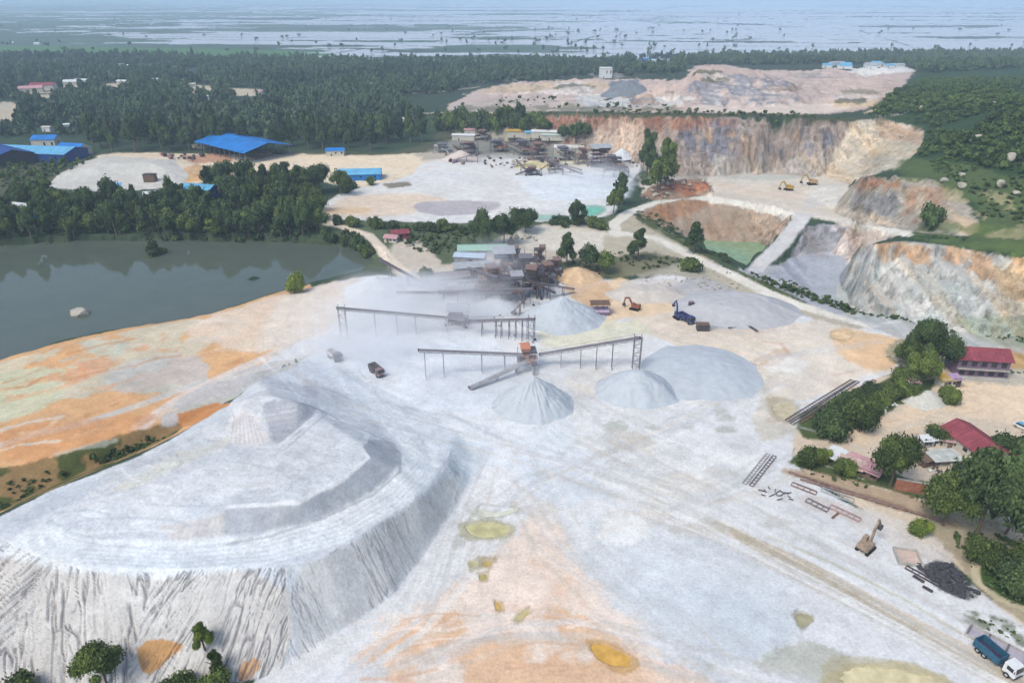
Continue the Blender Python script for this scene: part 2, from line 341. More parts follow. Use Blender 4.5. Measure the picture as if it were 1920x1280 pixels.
# ------------------------------------------------------------------ water
lake = [W(*p, -3.0)[:2] for p in [(-900,800),(0,690),(100,658),(200,634),(330,615),(420,595),(520,561),(600,540),(690,519),(715,492),(690,462),(630,450),(560,446),(300,443),(0,450),(-900,455)]]
o = poly_mesh('lake_water', lake, -3.0, water_mat('lake', (90,100,90), .04, 1.33, .012, .25, var=.3)); tag(o, kind='structure')
o = poly_mesh('flood_water', [(-16000,1240),(16000,1240),(16000,16500),(-16000,16500)], -3.05, water_mat('flood', (196,198,216), .15, 1.33, .05, .05, var=.4)); tag(o, kind='structure')
PUD = [  # puddles and ponds: outline in photograph pixels, colour, name
 ([(1104,1208),(1130,1205),(1160,1218),(1183,1232),(1184,1248),(1150,1248),(1122,1235)], (224,176,92), 'puddle'),
 ([(872,985),(900,978),(945,982),(958,992),(950,1003),(905,1008),(880,1003)], (205,198,150), 'puddle'),
 ([(890,955),(925,962),(965,952),(968,958),(940,968),(900,968)], (222,222,205), 'puddle'),
 ([(905,1050),(925,1050),(920,1060),(904,1062)], (208,182,118), 'puddle'),
 ([(876,1052),(893,1050),(898,1058),(884,1066)], (200,192,150), 'puddle'),
 ([(898,1077),(914,1074),(912,1086),(900,1088)], (190,176,120), 'puddle'),
 ([(962,1158),(990,1140),(994,1148),(975,1162)], (205,190,140), 'puddle'),
 ([(925,1125),(940,1130),(942,1142),(930,1142)], (212,178,112), 'puddle'),
 ([(1488,1150),(1512,1148),(1528,1160),(1512,1172),(1500,1176)], (176,170,140), 'puddle'),
 ([(1570,1265),(1600,1246),(1680,1250),(1760,1275),(1800,1310),(1600,1320)], (222,210,170), 'puddle'),
 ([(1560,622),(1585,618),(1600,627),(1588,637),(1562,634)], (236,204,158), 'puddle'),
 ([(1442,755),(1480,752),(1495,765),(1480,785),(1458,780)], (205,192,162), 'puddle'),
 ([(1090,388),(1125,388),(1128,398),(1110,404),(1088,402)], (120,198,168), 'pond'),
 ([(1000,402),(1080,405),(1075,410),(1010,411)], (165,200,180), 'pond'),
]
PLAB = [('bright orange muddy puddle on the pale orange ground',), ]
PM = {}
for pp, c, nm in PUD:
    pw = []
    sp_ = smooth_poly(pp, 3)
    for p in sp_: pw.append(G(*p)[:2])
    c0 = np.mean(pw, 0); pw = [tuple(c0+(np.array(p)-c0)*(1+.16*float(fbm(np.array([p[0]/1.1]), np.array([p[1]/1.1]), 77, 3)[0])+.12*float(fbm(np.array([p[0]/4]), np.array([p[1]/4]), 79, 2)[0]))) for p in pw]
    z = dig(pw, .30)
    cx, cy = np.mean([p[0] for p in pw]), np.mean([p[1] for p in pw])
    big_ = [((p[0]-cx)*1.06+cx, (p[1]-cy)*1.06+cy) for p in pw]
    if c not in PM: PM[c] = water_mat('muddy_water', c, .12, 1.33, .01, .8, .35)
    o = poly_mesh(nm+'_water', big_, z-.14, PM[c]); tag(o, kind='structure')
pond = [W(*p, -13.6)[:2] for p in [(1318,452),(1340,447),(1420,449),(1440,462),(1424,480),(1402,497),(1380,505),(1340,500)]]
o = poly_mesh('pond_water', pond, -13.55, water_mat('green_pond', (138,164,124), .1, 1.33, .01, .5, .3)); tag(o, kind='structure')
# ------------------------------------------------------------------ choose the mesh points of each column
PX, PY, ZC = proj(X, Y, H)
PXc = np.clip(PY, -200, 1700)
dd = np.abs(np.diff(PXc, axis=1)); vis = np.sqrt(dd**2+(np.diff(H, axis=1)*F/ZC[:, 1:]*.8)**2)
lg = np.diff(np.log(D))[None]*60
arc = np.concatenate([np.zeros((NA, 1)), np.cumsum(vis+lg, axis=1)], axis=1)
NR = 860
idx = np.zeros((NA, NR)); Dv = np.zeros((NA, NR))
# smooth the arc length across neighbouring columns so that rows stay level
an = arc/arc[:, -1:]
ker = np.ones(9)/9; an = np.apply_along_axis(lambda c: np.convolve(np.pad(c, 4, 'edge'), ker, 'valid'), 0, an)
for i in range(NA):
    Dv[i] = np.interp(np.linspace(0, 1, NR), an[i], D)
idx = np.searchsorted(D, Dv).clip(1, ND-1); s_ = ((Dv-D[idx-1])/(D[idx]-D[idx-1])).clip(0, 1); ii = np.arange(NA)[:, None]
VZ = H[ii, idx-1]*(1-s_)+H[ii, idx]*s_; VS = SL[ii, idx]
VX = np.sin(AZ)[:, None]*Dv; VY = np.cos(AZ)[:, None]*Dv
# fine relief near the camera: rills on the faces of the spoil heap
def inpoly_w(x, y, P):
    ins = np.zeros(x.shape, bool)
    for k in range(len(P)):
        a, b = P[k], P[(k+1) % len(P)]
        if a[1] == b[1]: continue
        cnd = (a[1] > y) != (b[1] > y); ins ^= cnd & (x < (b[0]-a[0])*(y-a[1])/(b[1]-a[1])+a[0])
    return ins
def dens(pp, closed=True, step=14):
    r = []
    n = len(pp) if closed else len(pp)-1
    for i in range(n):
        a, b = np.array(pp[i], float), np.array(pp[(i+1) % len(pp)], float); k = max(1, int(np.hypot(*(b-a))/step))
        for t in range(k): r.append(a+(b-a)*t/k)
    if not closed: r.append(np.array(pp[-1], float))
    return [G(*p)[:2] for p in r]
def sdist(pp, x, y, closed=True):
    d = np.full(x.shape, 1e9)
    n = len(pp) if closed else len(pp)-1
    for k in range(n):
        a = pp[k]; b = pp[(k+1) % len(pp)]; bx, by = b[0]-a[0], b[1]-a[1]; l2 = bx*bx+by*by+1e-9
        t = np.clip(((x-a[0])*bx+(y-a[1])*by)/l2, 0, 1); d = np.minimum(d, (x-a[0]-t*bx)**2+(y-a[1]-t*by)**2)
    return np.sqrt(d)
vx = VX.ravel(); vy = VY.ravel(); vz_ = VZ.ravel(); vs = VS.ravel()
_, VPY, VZC = proj(vx, vy, vz_)
mpp = VZC/F                                    # metres per photograph pixel at each vertex
front = inpoly_w(vx, vy, [G(*p)[:2] for p in [(-200,1015),(0,1008),(80,1047),(170,1070),(300,1071),(420,1066),(535,1064)]]+[W(*p)[:2] for p in [(545,1246),(480,1274),(250,1289),(0,1302),(-400,1400)]])
right = inpoly_w(vx, vy, [G(*p)[:2] for p in [(545,1066),(610,1046),(700,990),(780,938),(832,890),(848,860)]]+[W(*p)[:2] for p in [(880,900),(850,960),(800,1030),(740,1115),(650,1175),(545,1246)]])
_jn = 545-14*fbm(vx/3, vy/6, 85, 3)
VPX, _, _ = proj(vx, vy, vz_)
both = front | right; front = both & (VPX < _jn); right = both & ~front
fr = np.where(front)[0]; rt = np.where(right)[0]
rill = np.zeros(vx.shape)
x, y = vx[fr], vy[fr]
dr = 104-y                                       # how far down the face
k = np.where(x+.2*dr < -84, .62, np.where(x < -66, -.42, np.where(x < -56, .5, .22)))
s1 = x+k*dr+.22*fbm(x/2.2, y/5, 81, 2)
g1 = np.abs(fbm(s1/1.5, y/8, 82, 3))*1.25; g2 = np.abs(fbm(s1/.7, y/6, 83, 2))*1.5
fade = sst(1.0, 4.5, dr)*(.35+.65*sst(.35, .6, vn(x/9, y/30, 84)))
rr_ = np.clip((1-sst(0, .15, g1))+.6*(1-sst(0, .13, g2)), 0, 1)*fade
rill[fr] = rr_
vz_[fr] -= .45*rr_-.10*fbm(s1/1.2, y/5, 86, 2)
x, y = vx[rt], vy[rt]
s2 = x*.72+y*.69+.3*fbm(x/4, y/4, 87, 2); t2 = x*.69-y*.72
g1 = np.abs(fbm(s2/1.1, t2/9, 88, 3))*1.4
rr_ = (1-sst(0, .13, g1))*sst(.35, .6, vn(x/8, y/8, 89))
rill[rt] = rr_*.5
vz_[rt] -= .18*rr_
# ------------------------------------------------------------------ colours of the ground (albedo), painted as patches of material, with some shading on the heap
N = len(vx)
COLR = np.tile(alb((62,80,62)), (N, 1)); KIND = np.zeros(N, np.int8)   # 0 ground
_u = np.arctan2(vx, vy)*22; _w = np.log(np.hypot(vx, vy))*16
wob1 = fbm(_u, _w, 101, 5)*1.5; wob2 = fbm(_u*5, _w*5, 111, 3); wob3 = fbm(_u*19, _w*19, 115, 3)
order_d = np.hypot(vx, vy)
def cand(pw, m):
    a = np.array(pw); return np.where((vx > a[:, 0].min()-m) & (vx < a[:, 0].max()+m) & (vy > a[:, 1].min()-m) & (vy < a[:, 1].max()+m))[0]
def mask_poly(pp, feather=5, rough=5, world=False):
    if not world and rough >= 3 and len(pp) > 4: pp = smooth_poly(pp, 1)
    pw = pp if world else dens(pp)
    cy_ = np.mean([p[1] for p in pw]); m = (feather+rough)*cy_/F*1.6+2
    c = cand(pw, m)
    x, y = vx[c], vy[c]
    d = sdist(pw, x, y); d = np.where(inpoly_w(x, y, pw), -d, d)/mpp[c]
    d = d+rough*(wob1[c]*1.6+wob2[c]*1.0+wob3[c]*.5)
    return c, 1-sst(-feather, feather, d)
def paint(pp, rgb, feather=5, rough=5, a=1.0, kind=None, patch=None, world=False):
    c, m = mask_poly(pp, feather, rough, world)
    if kind is not None: KIND[c[m > .5]] = kind
    if patch is not None:                       # (scale metres, threshold, softness, seed)
        sc, th, so_, sd_ = patch
        m = m*sst(th-so_, th+so_, fbm(vx[c]/sc, vy[c]/sc, sd_, 4))
    m = (m*a)[:, None]
    COLR[c] = COLR[c]*(1-m)+alb(rgb)*m
def stroke(pp, wpx, rgb, feather=2, a=1.0, rough=1.5, kind=None):
    """a band of given width in metres along a line"""
    pw = dens(pp, False, 12); c = cand(pw, wpx+6)
    d = sdist(pw, vx[c], vy[c], False)-wpx/2
    d = d/mpp[c]+rough*(wob2[c]+wob1[c]*.5)
    m = (1-sst(-feather, feather, d))
    if kind is not None: KIND[c[m > .5]] = kind
    m = (m*a)[:, None]; COLR[c] = COLR[c]*(1-m)+alb(rgb)*m
GROUND, ROAD, HEAP, WALL, HILL, FIELD = range(6)
# far plain
fw = np.where(order_d > 1235)[0]
gx, gy = vx[fw], vy[fw]
f1 = fbm(gx/260, gy/120, 121, 4)[:, None]; f2 = fbm(gx/900, gy/420, 131, 3)[:, None]
COLR[fw] = alb((84,104,94))*(1+.45*f1)+alb((140,140,128))*np.clip(f2, 0, 1)*.4
KIND[fw] = FIELD
paint([(-100,84),(640,96),(700,108),(500,112),(-100,100)], (84,124,78), 3, 3)
# forest floor mottling
paint([(-300,250),(300,235),(800,215),(1000,205),(1300,215),(1700,140),(2100,90),(2100,105),(1300,108),(700,108),(-300,100)], (60,76,62), 3, 4)
for p in ([(40,172),(100,166),(110,182),(50,190)],[(115,152),(165,150),(160,170),(120,172)],[(190,158),(245,155),(240,172),(200,172)],[(345,158),(400,162),(390,178),(360,176)],[(415,165),(490,168),(495,182),(440,180)],[(-10,190),(35,192),(38,225),(15,235),(-10,225)],[(285,148),(300,148),(300,165),(285,168)],[(690,112),(720,116),(700,122)],[(340,140),(380,142),(360,147)]):
    paint(p, (196,184,164), 2, 3)
# ground around the left works
paint([(-50,295),(180,285),(350,285),(420,300),(600,280),(760,290),(860,230),(820,215),(900,240),(1000,260),(980,290),(800,330),(700,360),(580,330),(330,350),(60,360),(-50,380)], (88,92,72), 6, 6)
paint([(170,292),(240,284),(420,292),(480,290),(600,288),(740,292),(860,280),(900,292),(860,330),(700,350),(600,345),(560,325),(470,320),(430,330),(350,350),(300,300),(180,300)], (232,214,188), 4, 5)
paint([(330,318),(440,318),(420,336),(370,342),(320,338)], (222,178,128), 5, 5)
paint([(85,352),(105,330),(150,305),(200,292),(330,300),(355,330),(330,352),(200,360)], (206,202,194), 2, 2)
paint([(340,292),(420,290),(430,302),(360,306)], (176,110,80), 5, 6, .7)
paint([(0,368),(60,372),(70,380),(0,378)], (190,190,160), 2, 2); paint([(200,378),(250,380),(245,386),(205,386)], (180,175,150), 2, 2)
paint([(-300,400),(700,400),(720,500),(600,470),(-300,470)], (70,84,62), 6, 4)
# upper yard
paint([(590,400),(620,370),(680,350),(760,335),(800,300),(900,290),(1000,290),(1060,295),(1150,290),(1205,290),(1200,330),(1150,360),(1160,395),(1130,410),(1000,416),(860,420),(720,415),(600,410)], (224,222,220), 3, 3)
paint([(760,300),(860,262),(900,240),(1000,240),(1060,262),(1180,290),(1200,320),(1060,300),(900,296)], (160,156,150), 6, 8, .7)
paint([(850,235),(1010,240),(1000,262),(880,262)], (196,190,170), 4, 6, .6)
paint([(600,400),(640,370),(760,360),(860,372),(800,400),(700,408),(610,410)], (230,208,184), 8, 6, .8)
paint([(600,388),(700,390),(690,400),(610,402)], (226,192,152), 5, 4, .7)
paint([(770,385),(800,376),(935,376),(945,388),(900,402),(790,404)], (186,180,184), 3, 3)
paint([(715,345),(765,340),(772,348),(730,354)], (140,132,116), 2, 2)
paint([(960,330),(1190,318),(1180,370),(1000,380)], (226,232,238), 12, 6, .8)
paint([(950,300),(1090,298),(1100,312),(980,312)], (226,216,176), 4, 4, .7)
# land between lake and works
paint([(590,410),(760,420),(1130,418),(1140,400),(1170,410),(1160,470),(1000,540),(700,510),(640,470),(600,440)], (92,104,78), 3, 4)
paint([(720,470),(760,440),(800,470),(840,500),(900,470),(960,430),(1160,425),(1200,470),(1100,480),(1000,500),(1000,560),(800,540),(740,520)], (206,194,178), 6, 7)
paint([(955,430),(1040,420),(1160,425),(1200,455),(1100,470),(1020,470),(980,465)], (222,214,200), 4, 5)
paint([(880,500),(1000,490),(1060,520),(1000,570),(860,570),(790,540)], (160,158,160), 8, 8, .7)
# main quarry floor
paint([(500,560),(600,535),(700,515),(760,520),(850,560),(1000,540),(1100,520),(1200,530),(1280,490),(1360,500),(1440,548),(1530,580),(1700,620),(1700,690),(1600,730),(1500,800),(1480,870),(1600,950),(1760,1030),(1830,1110),(1990,1210),(1990,1500),(500,1500),(540,1250),(880,900),(700,730),(500,690),(300,680),(200,640),(400,590)], (225,225,227), 3, 3)
# orange ground by the lake
paint([(-300,760),(0,672),(200,620),(420,582),(520,548),(600,528),(560,600),(500,680),(430,750),(330,820),(160,890),(0,960),(-300,1100)], (222,176,130), 3, 3)
paint([(-300,760),(0,680),(200,625),(420,590),(500,600),(330,680),(200,730),(0,790),(-300,850)], (214,208,186), 6, 10, .8, patch=(9, .02, .12, 141))
paint([(0,700),(110,680),(120,740),(60,775),(0,790),(-200,830),(-200,740)], (208,208,178), 6, 8, .9)
paint([(150,640),(240,632),(230,668),(160,668)], (200,206,190), 6, 6, .8)
paint([(200,680),(380,660),(400,700),(330,735),(200,740)], (200,198,196), 8, 10, .75)
paint([(330,610),(600,532),(700,520),(640,620),(500,660),(380,650)], (232,214,196), 10, 10, .8)
paint([(520,560),(600,538),(640,560),(560,640),(470,660)], (232,220,206), 10, 6, .8)
stroke([(-50,850),(60,815),(150,795),(260,760),(380,715)], 3.2, (206,206,202), 3, .85)
stroke([(260,800),(340,745),(420,705),(520,660)], 4, (228,218,212), 4, .8)
paint([(0,800),(150,790),(280,770),(300,790),(200,830),(0,880)], (220,160,110), 8, 8, .7)
paint([(0,720),(100,690),(250,655),(330,620),(300,660),(120,720),(30,750)], (226,164,122), 8, 12, .7, patch=(7, .0, .1, 151))
# overgrown bank behind the spoil heap
paint([(-200,900),(0,880),(150,848),(260,804),(345,785),(335,812),(240,858),(100,916),(0,962),(-200,1010)], (150,124,86), 3, 4, 1)
paint([(-200,900),(0,880),(150,848),(260,804),(345,785),(335,812),(240,858),(100,916),(0,962),(-200,1010)], (74,88,48), 3, 4, .9, patch=(5, .05, .12, 161))
# spoil heap
heap = [W(-70,985,10.5)[:2],W(0,967,11)[:2],W(100,918,11)[:2],W(160,893,11)[:2],W(240,862,11)[:2],W(330,817,10.5)[:2],W(430,755,9.5)[:2],W(490,705,5)[:2],W(560,675,2)[:2],W(640,685,0)[:2],W(740,745,0)[:2],W(810,778,0)[:2],W(860,815,0)[:2],W(880,900,0)[:2],W(850,960,0)[:2],W(800,1030,0)[:2],W(740,1115,0)[:2],W(650,1175,0)[:2],W(540,1245,0)[:2],W(480,1272,0)[:2],W(250,1287,0)[:2],W(0,1300,0)[:2],W(-150,1360,0)[:2],W(-230,1150,0)[:2]]
paint(heap, (212,216,222), 3, 1.5, 1, HEAP, world=True)
# its back slope, away from the lake flat
paint([(340,745),(420,706),(490,680),(560,672),(555,690),(490,712),(430,752),(345,790),(290,800)], (202,200,200), 4, 4, .9)
paint([(328,778),(370,762),(430,752),(438,756),(400,776),(345,806)], (206,146,96), 3, 4)
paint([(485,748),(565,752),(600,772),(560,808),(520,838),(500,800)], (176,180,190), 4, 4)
paint([(570,700),(598,715),(596,745),(570,745)], (192,195,204), 4, 3, .8)
paint([(745,835),(748,882),(700,925),(600,972),(500,1006),(420,1020),(415,950),(500,947),(560,940),(640,900),(690,855),(672,832),(710,822)], (184,188,195), 4, 4)  # grey spoil of the tier scarp, its shading put into the colour
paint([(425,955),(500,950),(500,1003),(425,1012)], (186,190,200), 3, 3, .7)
paint([(300,985),(420,965),(420,1020),(330,1026)], (208,202,198), 5, 4, .7)
paint([(840,880),(780,938),(700,992),(620,1042),(560,1060),(548,1160),(560,1230),(640,1175),(740,1108),(800,1028),(850,955),(878,905)], (206,207,208), 3, 4)
paint([(0,1010),(170,1072),(300,1074),(540,1066),(545,1246),(480,1276),(250,1292),(-300,1380)], (214,210,206), 3, 3)
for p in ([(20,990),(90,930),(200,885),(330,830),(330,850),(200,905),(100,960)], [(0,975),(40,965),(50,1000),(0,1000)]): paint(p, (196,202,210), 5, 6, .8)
paint([(180,930),(320,850),(440,815),(430,835),(330,880),(250,920)], (218,216,204), 6, 8, .6)
paint([(220,940),(420,860),(600,850),(560,900),(400,930),(260,1000)], (226,229,233), 10, 10, .6)
stroke([(625,670),(680,735),(735,780),(790,840),(785,885),(730,935),(620,995),(480,1035),(320,1048),(160,1038),(60,1012)], 8.5, (234,238,241), 5, .85, 4)
stroke([(640,788),(690,815),(676,838),(690,858),(640,900),(560,940),(500,945),(430,948)], 1.0, (236,238,240), 2, .8, 2)
stroke([(640,790),(718,822),(750,850),(750,884),(702,926),(602,973),(505,1006),(420,1021)], .6, (168,172,180), 1.5, .6, 2)  # pale crest and dark foot lines paint in the scarp's shading
# foot of the heap
paint([(255,1203),(345,1200),(345,1218),(320,1225),(285,1260),(262,1250)], (204,158,108), 2, 3); paint([(452,1240),(480,1232),(492,1240),(470,1270),(445,1275)], (212,170,132), 2, 3)
# floor: tints of dust, sand and clay
paint([(480,1268),(560,1225),(640,1180),(760,1200),(700,1340),(440,1340)], (222,220,220), 4, 4)
paint([(1480,500),(1560,470),(1600,480),(1600,600),(1520,600),(1400,556),(1330,540),(1400,495)], (176,178,184), 3, 4)
paint([(540,700),(700,560),(900,600),(1000,720),(1100,800),(1000,1000),(900,960),(860,800),(700,730)], (226,232,240), 30, 10, .8)
paint([(620,690),(820,760),(900,830),(840,860),(770,830),(720,800),(640,740)], (230,236,242), 8, 6, .7)
paint([(1050,960),(1200,980),(1330,990),(1480,1090),(1500,1200),(1400,1260),(1240,1200),(1180,1120),(1060,1060),(1100,1010)], (212,216,220), 16, 14, .75)
paint([(1060,1080),(1300,1100),(1500,1150),(1460,1260),(1230,1220)], (207,214,220), 16, 14, .5, patch=(11, -.2, .3, 260))
paint([(990,820),(1060,760),(1120,860),(1200,900),(1100,940),(1040,960),(980,900)], (214,222,230), 14, 10, .7)
paint([(855,800),(930,820),(900,900),(870,930),(830,880)], (204,212,220), 8, 6, .8)
paint([(880,880),(960,860),(1020,960),(1080,1020),(1060,1140),(960,1180),(830,1140),(860,1000)], (234,232,232), 12, 8, .7)
paint([(980,960),(1060,990),(1080,1060),(1160,1130),(1240,1200),(1220,1300),(1100,1330),(600,1330),(700,1180),(820,1120),(940,1060)], (238,220,206), 14, 14, .9)
paint([(700,1190),(880,1140),(1080,1130),(1220,1230),(1260,1330),(620,1330)], (226,186,150), 10, 14, .85, patch=(6, -.12, .22, 171))
paint([(980,1000),(1060,1060),(1120,1150),(960,1120)], (234,200,176), 10, 12, .6, patch=(5, .05, .2, 172))
paint([(940,1040),(1040,1080),(1000,1180),(860,1160)], (244,226,214), 10, 10, .7, patch=(6, -.1, .2, 174))
paint([(560,1260),(700,1240),(760,1330),(520,1330)], (222,222,226), 12, 10, .8)
paint([(1150,1240),(1280,1240),(1440,1330),(1180,1330)], (238,204,176), 8, 8, .7)
paint([(1400,1250),(1450,1210),(1530,1205),(1600,1240),(1560,1275),(1440,1262)], (190,190,174), 6, 9, .7)
paint([(1285,1200),(1300,1205),(1350,1240),(1320,1262),(1290,1240)], (182,188,178), 3, 9, .7, patch=(3, .1, .1, 173))
paint([(1560,1250),(1680,1240),(1780,1270),(1830,1320),(1540,1330)], (214,200,160), 6, 6, .9)
for p in ([(1125,795),(1165,792),(1175,805),(1140,812)],[(1205,798),(1240,796),(1250,806),(1215,810)],[(1340,800),(1375,795),(1385,808),(1350,812)],[(1330,740),(1370,770),(1380,790),(1340,790)],[(1265,800),(1300,798),(1300,806)],[(930,1000),(950,1010),(940,1015)],[(830,1030),(860,1000),(870,1020),(840,1050)],[(1030,895),(1060,895),(1050,910)]):
    paint(p, (190,192,184), 4, 7, .8)
# the east side of the floor: buff and orange
paint([(1200,545),(1300,540),(1450,600),(1440,660),(1400,690),(1250,640),(1150,600)], (226,208,186), 10, 10, .85)
paint([(1380,640),(1500,600),(1560,600),(1700,640),(1690,690),(1600,720),(1500,760),(1440,740),(1390,700)], (230,216,198), 8, 10, .85)
paint([(1560,610),(1640,625),(1700,640),(1690,690),(1630,700),(1580,670),(1560,640)], (234,194,150), 7, 7, .85)
paint([(1400,680),(1440,690),(1480,660),(1470,650)], (206,178,150), 3, 4, .6); stroke([(1400,685),(1455,680),(1480,665),(1465,645),(1430,640)], 1.2, (212,170,140), 2, .7)
paint([(1425,740),(1450,745),(1500,800),(1440,830),(1410,800)], (206,198,182), 6, 8, .7)
stroke([(1380,700),(1430,720),(1450,760),(1445,790)], 2.5, (202,188,168), 4, .7)
paint([(1150,520),(1180,530),(1270,560),(1260,590),(1100,610),(1080,560)], (236,206,170), 6, 8, .85)
paint([(1050,500),(1100,500),(1160,545),(1120,590),(1070,560)], (214,180,144), 5, 7, .85)
paint([(1000,600),(1200,600),(1230,625),(1010,660)], (226,222,196), 8, 6, .8)
paint([(1155,540),(1200,520),(1280,520),(1270,555),(1200,560)], (206,200,194), 4, 5, .8)
paint([(1190,560),(1215,545),(1290,525),(1290,500),(1370,510),(1440,548),(1495,575),(1490,600),(1420,612),(1340,620),(1290,600),(1270,570)], (184,182,184), 5, 6)
paint([(1170,490),(1280,490),(1360,500),(1400,530),(1290,520),(1180,520)], (172,166,150), 4, 8, .9)
paint([(1060,490),(1160,470),(1280,480),(1270,500),(1180,515),(1100,520)], (120,118,90), 5, 9, .85)
# haul roads
RC = (230,224,212)
paint([(1120,480),(1160,400),(1190,400),(1270,445),(1360,500),(1440,548),(1530,580),(1640,608),(1600,620),(1440,570),(1340,520),(1240,470)], (190,180,160), 3, 6)
paint([(1200,400),(1240,430),(1320,472),(1430,530),(1520,565),(1600,590),(1700,602),(1790,622),(1790,634),(1640,606),(1500,570),(1380,510),(1270,455),(1190,412)], (84,94,62), 3, 4)
stroke([(592,414),(640,425),(690,440),(715,465),(735,490),(765,515)], 5.0, (230,214,196), 2, 1, 1, ROAD)
stroke([(765,515),(740,560),(660,620),(640,700)], 6, (228,228,230), 6, .6)
stroke([(1290,368),(1230,380),(1180,398),(1150,420),(1155,440)], 6.5, RC, 1.5, 1, 1, ROAD)
stroke([(1155,436),(1230,446),(1300,482),(1370,514),(1430,545),(1500,573),(1560,590),(1640,610),(1710,622)], 6.5, RC, 1.5, 1, 1, ROAD)
stroke([(1700,618),(1780,632),(1850,648),(1990,680),(2200,730)], 6.5, (226,200,168), 1.5, 1, 1, ROAD)
stroke([(1155,440),(1100,436),(1000,430)], 4, (224,218,206), 3, .9)
# pits
paint([(1190,402),(1215,387),(1290,373),(1340,371),(1400,381),(1450,391),(1490,402),(1470,428),(1440,462),(1340,455),(1300,450),(1250,425)], (170,152,134), 2, 3, 1, WALL)
paint([(1190,402),(1290,373),(1330,375),(1300,400),(1240,415)], (168,126,96), 5, 6, .8)
paint([(1290,400),(1480,400),(1470,440),(1300,440)], (170,140,118), 6, 8, .6, patch=(6, .05, .15, 181))
paint([(1325,370),(1400,380),(1492,398),(1500,410),(1490,412),(1400,392),(1330,380)], (222,218,210), 2, 2)
paint([(1520,415),(1620,428),(1620,460),(1570,480),(1500,500),(1540,560),(1470,545),(1440,520),(1490,470)], (180,178,184), 3, 4, 1, WALL)
paint([(1500,478),(1572,480),(1590,500),(1580,560),(1640,600),(1560,590),(1470,545),(1440,522),(1470,490)], (172,176,186), 3, 4)
paint([(1525,418),(1570,425),(1600,440),(1560,470),(1500,480),(1505,440)], (138,136,140), 3, 5, .9)
paint([(1600,420),(1700,438),(1640,455),(1600,475),(1560,480),(1580,440)], (206,190,180), 4, 5, .9)
paint([(1640,456),(1700,452),(1780,461),(1850,474),(1960,486),(2400,520),(2400,760),(1960,690),(1800,665),(1700,640),(1600,600),(1560,560),(1600,480)], (188,186,182), 2, 3, 1, WALL)
paint([(1640,456),(1700,452),(1780,461),(1850,474),(1960,486),(2000,560),(1900,560),(1860,520),(1760,500),(1640,475)], (194,152,110), 3, 8, .75, patch=(6, -.05, .15, 191))
paint([(1540,560),(1700,500),(1860,560),(1960,600),(1960,690),(1600,600)], (172,180,178), 8, 10, .6, patch=(8, .0, .2, 192))
paint([(1860,500),(1960,500),(1960,640),(1880,600)], (206,186,150), 6, 8, .5)
paint([(1800,600),(1960,590),(1960,660),(1830,640)], (150,164,142), 6, 8, .6)
# excavator bench
paint([(1200,330),(1330,322),(1560,322),(1600,345),(1590,380),(1560,396),(1600,412),(1720,438),(1700,446),(1600,426),(1500,402),(1400,382),(1320,372),(1200,375)], (218,208,194), 2, 3)
paint([(1330,320),(1480,316),(1560,326),(1500,335),(1380,340)], (190,192,186), 4, 5, .8)
paint([(1330,345),(1440,345),(1520,372),(1420,372)], (228,210,192), 5, 5, .7)
paint([(1540,345),(1590,350),(1570,385),(1500,390)], (212,210,206), 5, 5, .7)
stroke([(1300,369),(1400,379),(1500,398),(1600,418),(1700,436)], 4.5, (226,222,214), 2, .9, 1, ROAD)
stroke([(1510,402),(1490,425),(1468,455),(1443,480),(1418,505)], 8, (208,206,206), 3, 1, 3, ROAD)
# long quarry wall
paint([(1000,214),(1200,216),(1350,218),(1450,220),(1550,225),(1600,229),(1590,290),(1550,332),(1450,326),(1330,331),(1220,330),(1190,300),(1060,284),(980,260)], (164,150,140), 2, 4, 1, WALL)
paint([(1000,216),(1200,218),(1420,224),(1400,245),(1200,240),(1080,260),(1020,245)], (150,106,86), 4, 9, .85, patch=(9, -.35, .3, 203))
paint([(1080,245),(1190,235),(1200,290),(1120,282)], (206,184,166), 6, 8, .8)
paint([(1280,232),(1560,235),(1550,320),(1440,315),(1300,315)], (120,122,134), 6, 9, .85, patch=(11, -.15, .18, 201))
paint([(1300,240),(1500,240),(1480,318),(1300,320)], (188,160,132), 5, 9, .7, patch=(8, .12, .15, 202))
paint([(1340,290),(1560,300),(1550,330),(1330,330)], (196,190,180), 5, 6, .6)
paint([(1000,208),(1200,210),(1440,213),(1600,221),(1640,218),(1600,229),(1440,221),(1200,218),(1000,216)], (80,86,62), 1.5, 2.5, .9)
paint([(1600,229),(1640,222),(1735,236),(1730,275),(1700,312),(1640,322),(1600,348),(1545,332),(1570,280)], (208,196,178), 2, 4, 1, WALL)
paint([(1640,224),(1735,238),(1728,275),(1660,260)], (176,150,128), 5, 8, .8)
paint([(1660,260),(1728,275),(1690,318),(1640,320)], (184,178,160), 5, 8, .6)
paint([(1560,394),(1600,345),(1612,334),(1660,331),(1775,338),(1822,388),(1840,420),(1835,446),(1720,436),(1600,413)], (170,162,150), 2, 5, 1, WALL)
paint([(1600,340),(1660,332),(1680,350),(1620,360)], (180,126,92), 4, 7, .75); paint([(1700,350),(1790,350),(1760,420),(1690,420)], (164,126,98), 5, 8, .6, patch=(5, -.05, .15, 211))
paint([(1600,365),(1680,360),(1680,400),(1620,400)], (140,140,142), 5, 8, .8); paint([(1780,400),(1830,400),(1835,440),(1790,440)], (196,180,160), 4, 5, .7)
paint([(1560,390),(1620,405),(1680,425),(1600,412)], (206,190,172), 3, 4, .8)
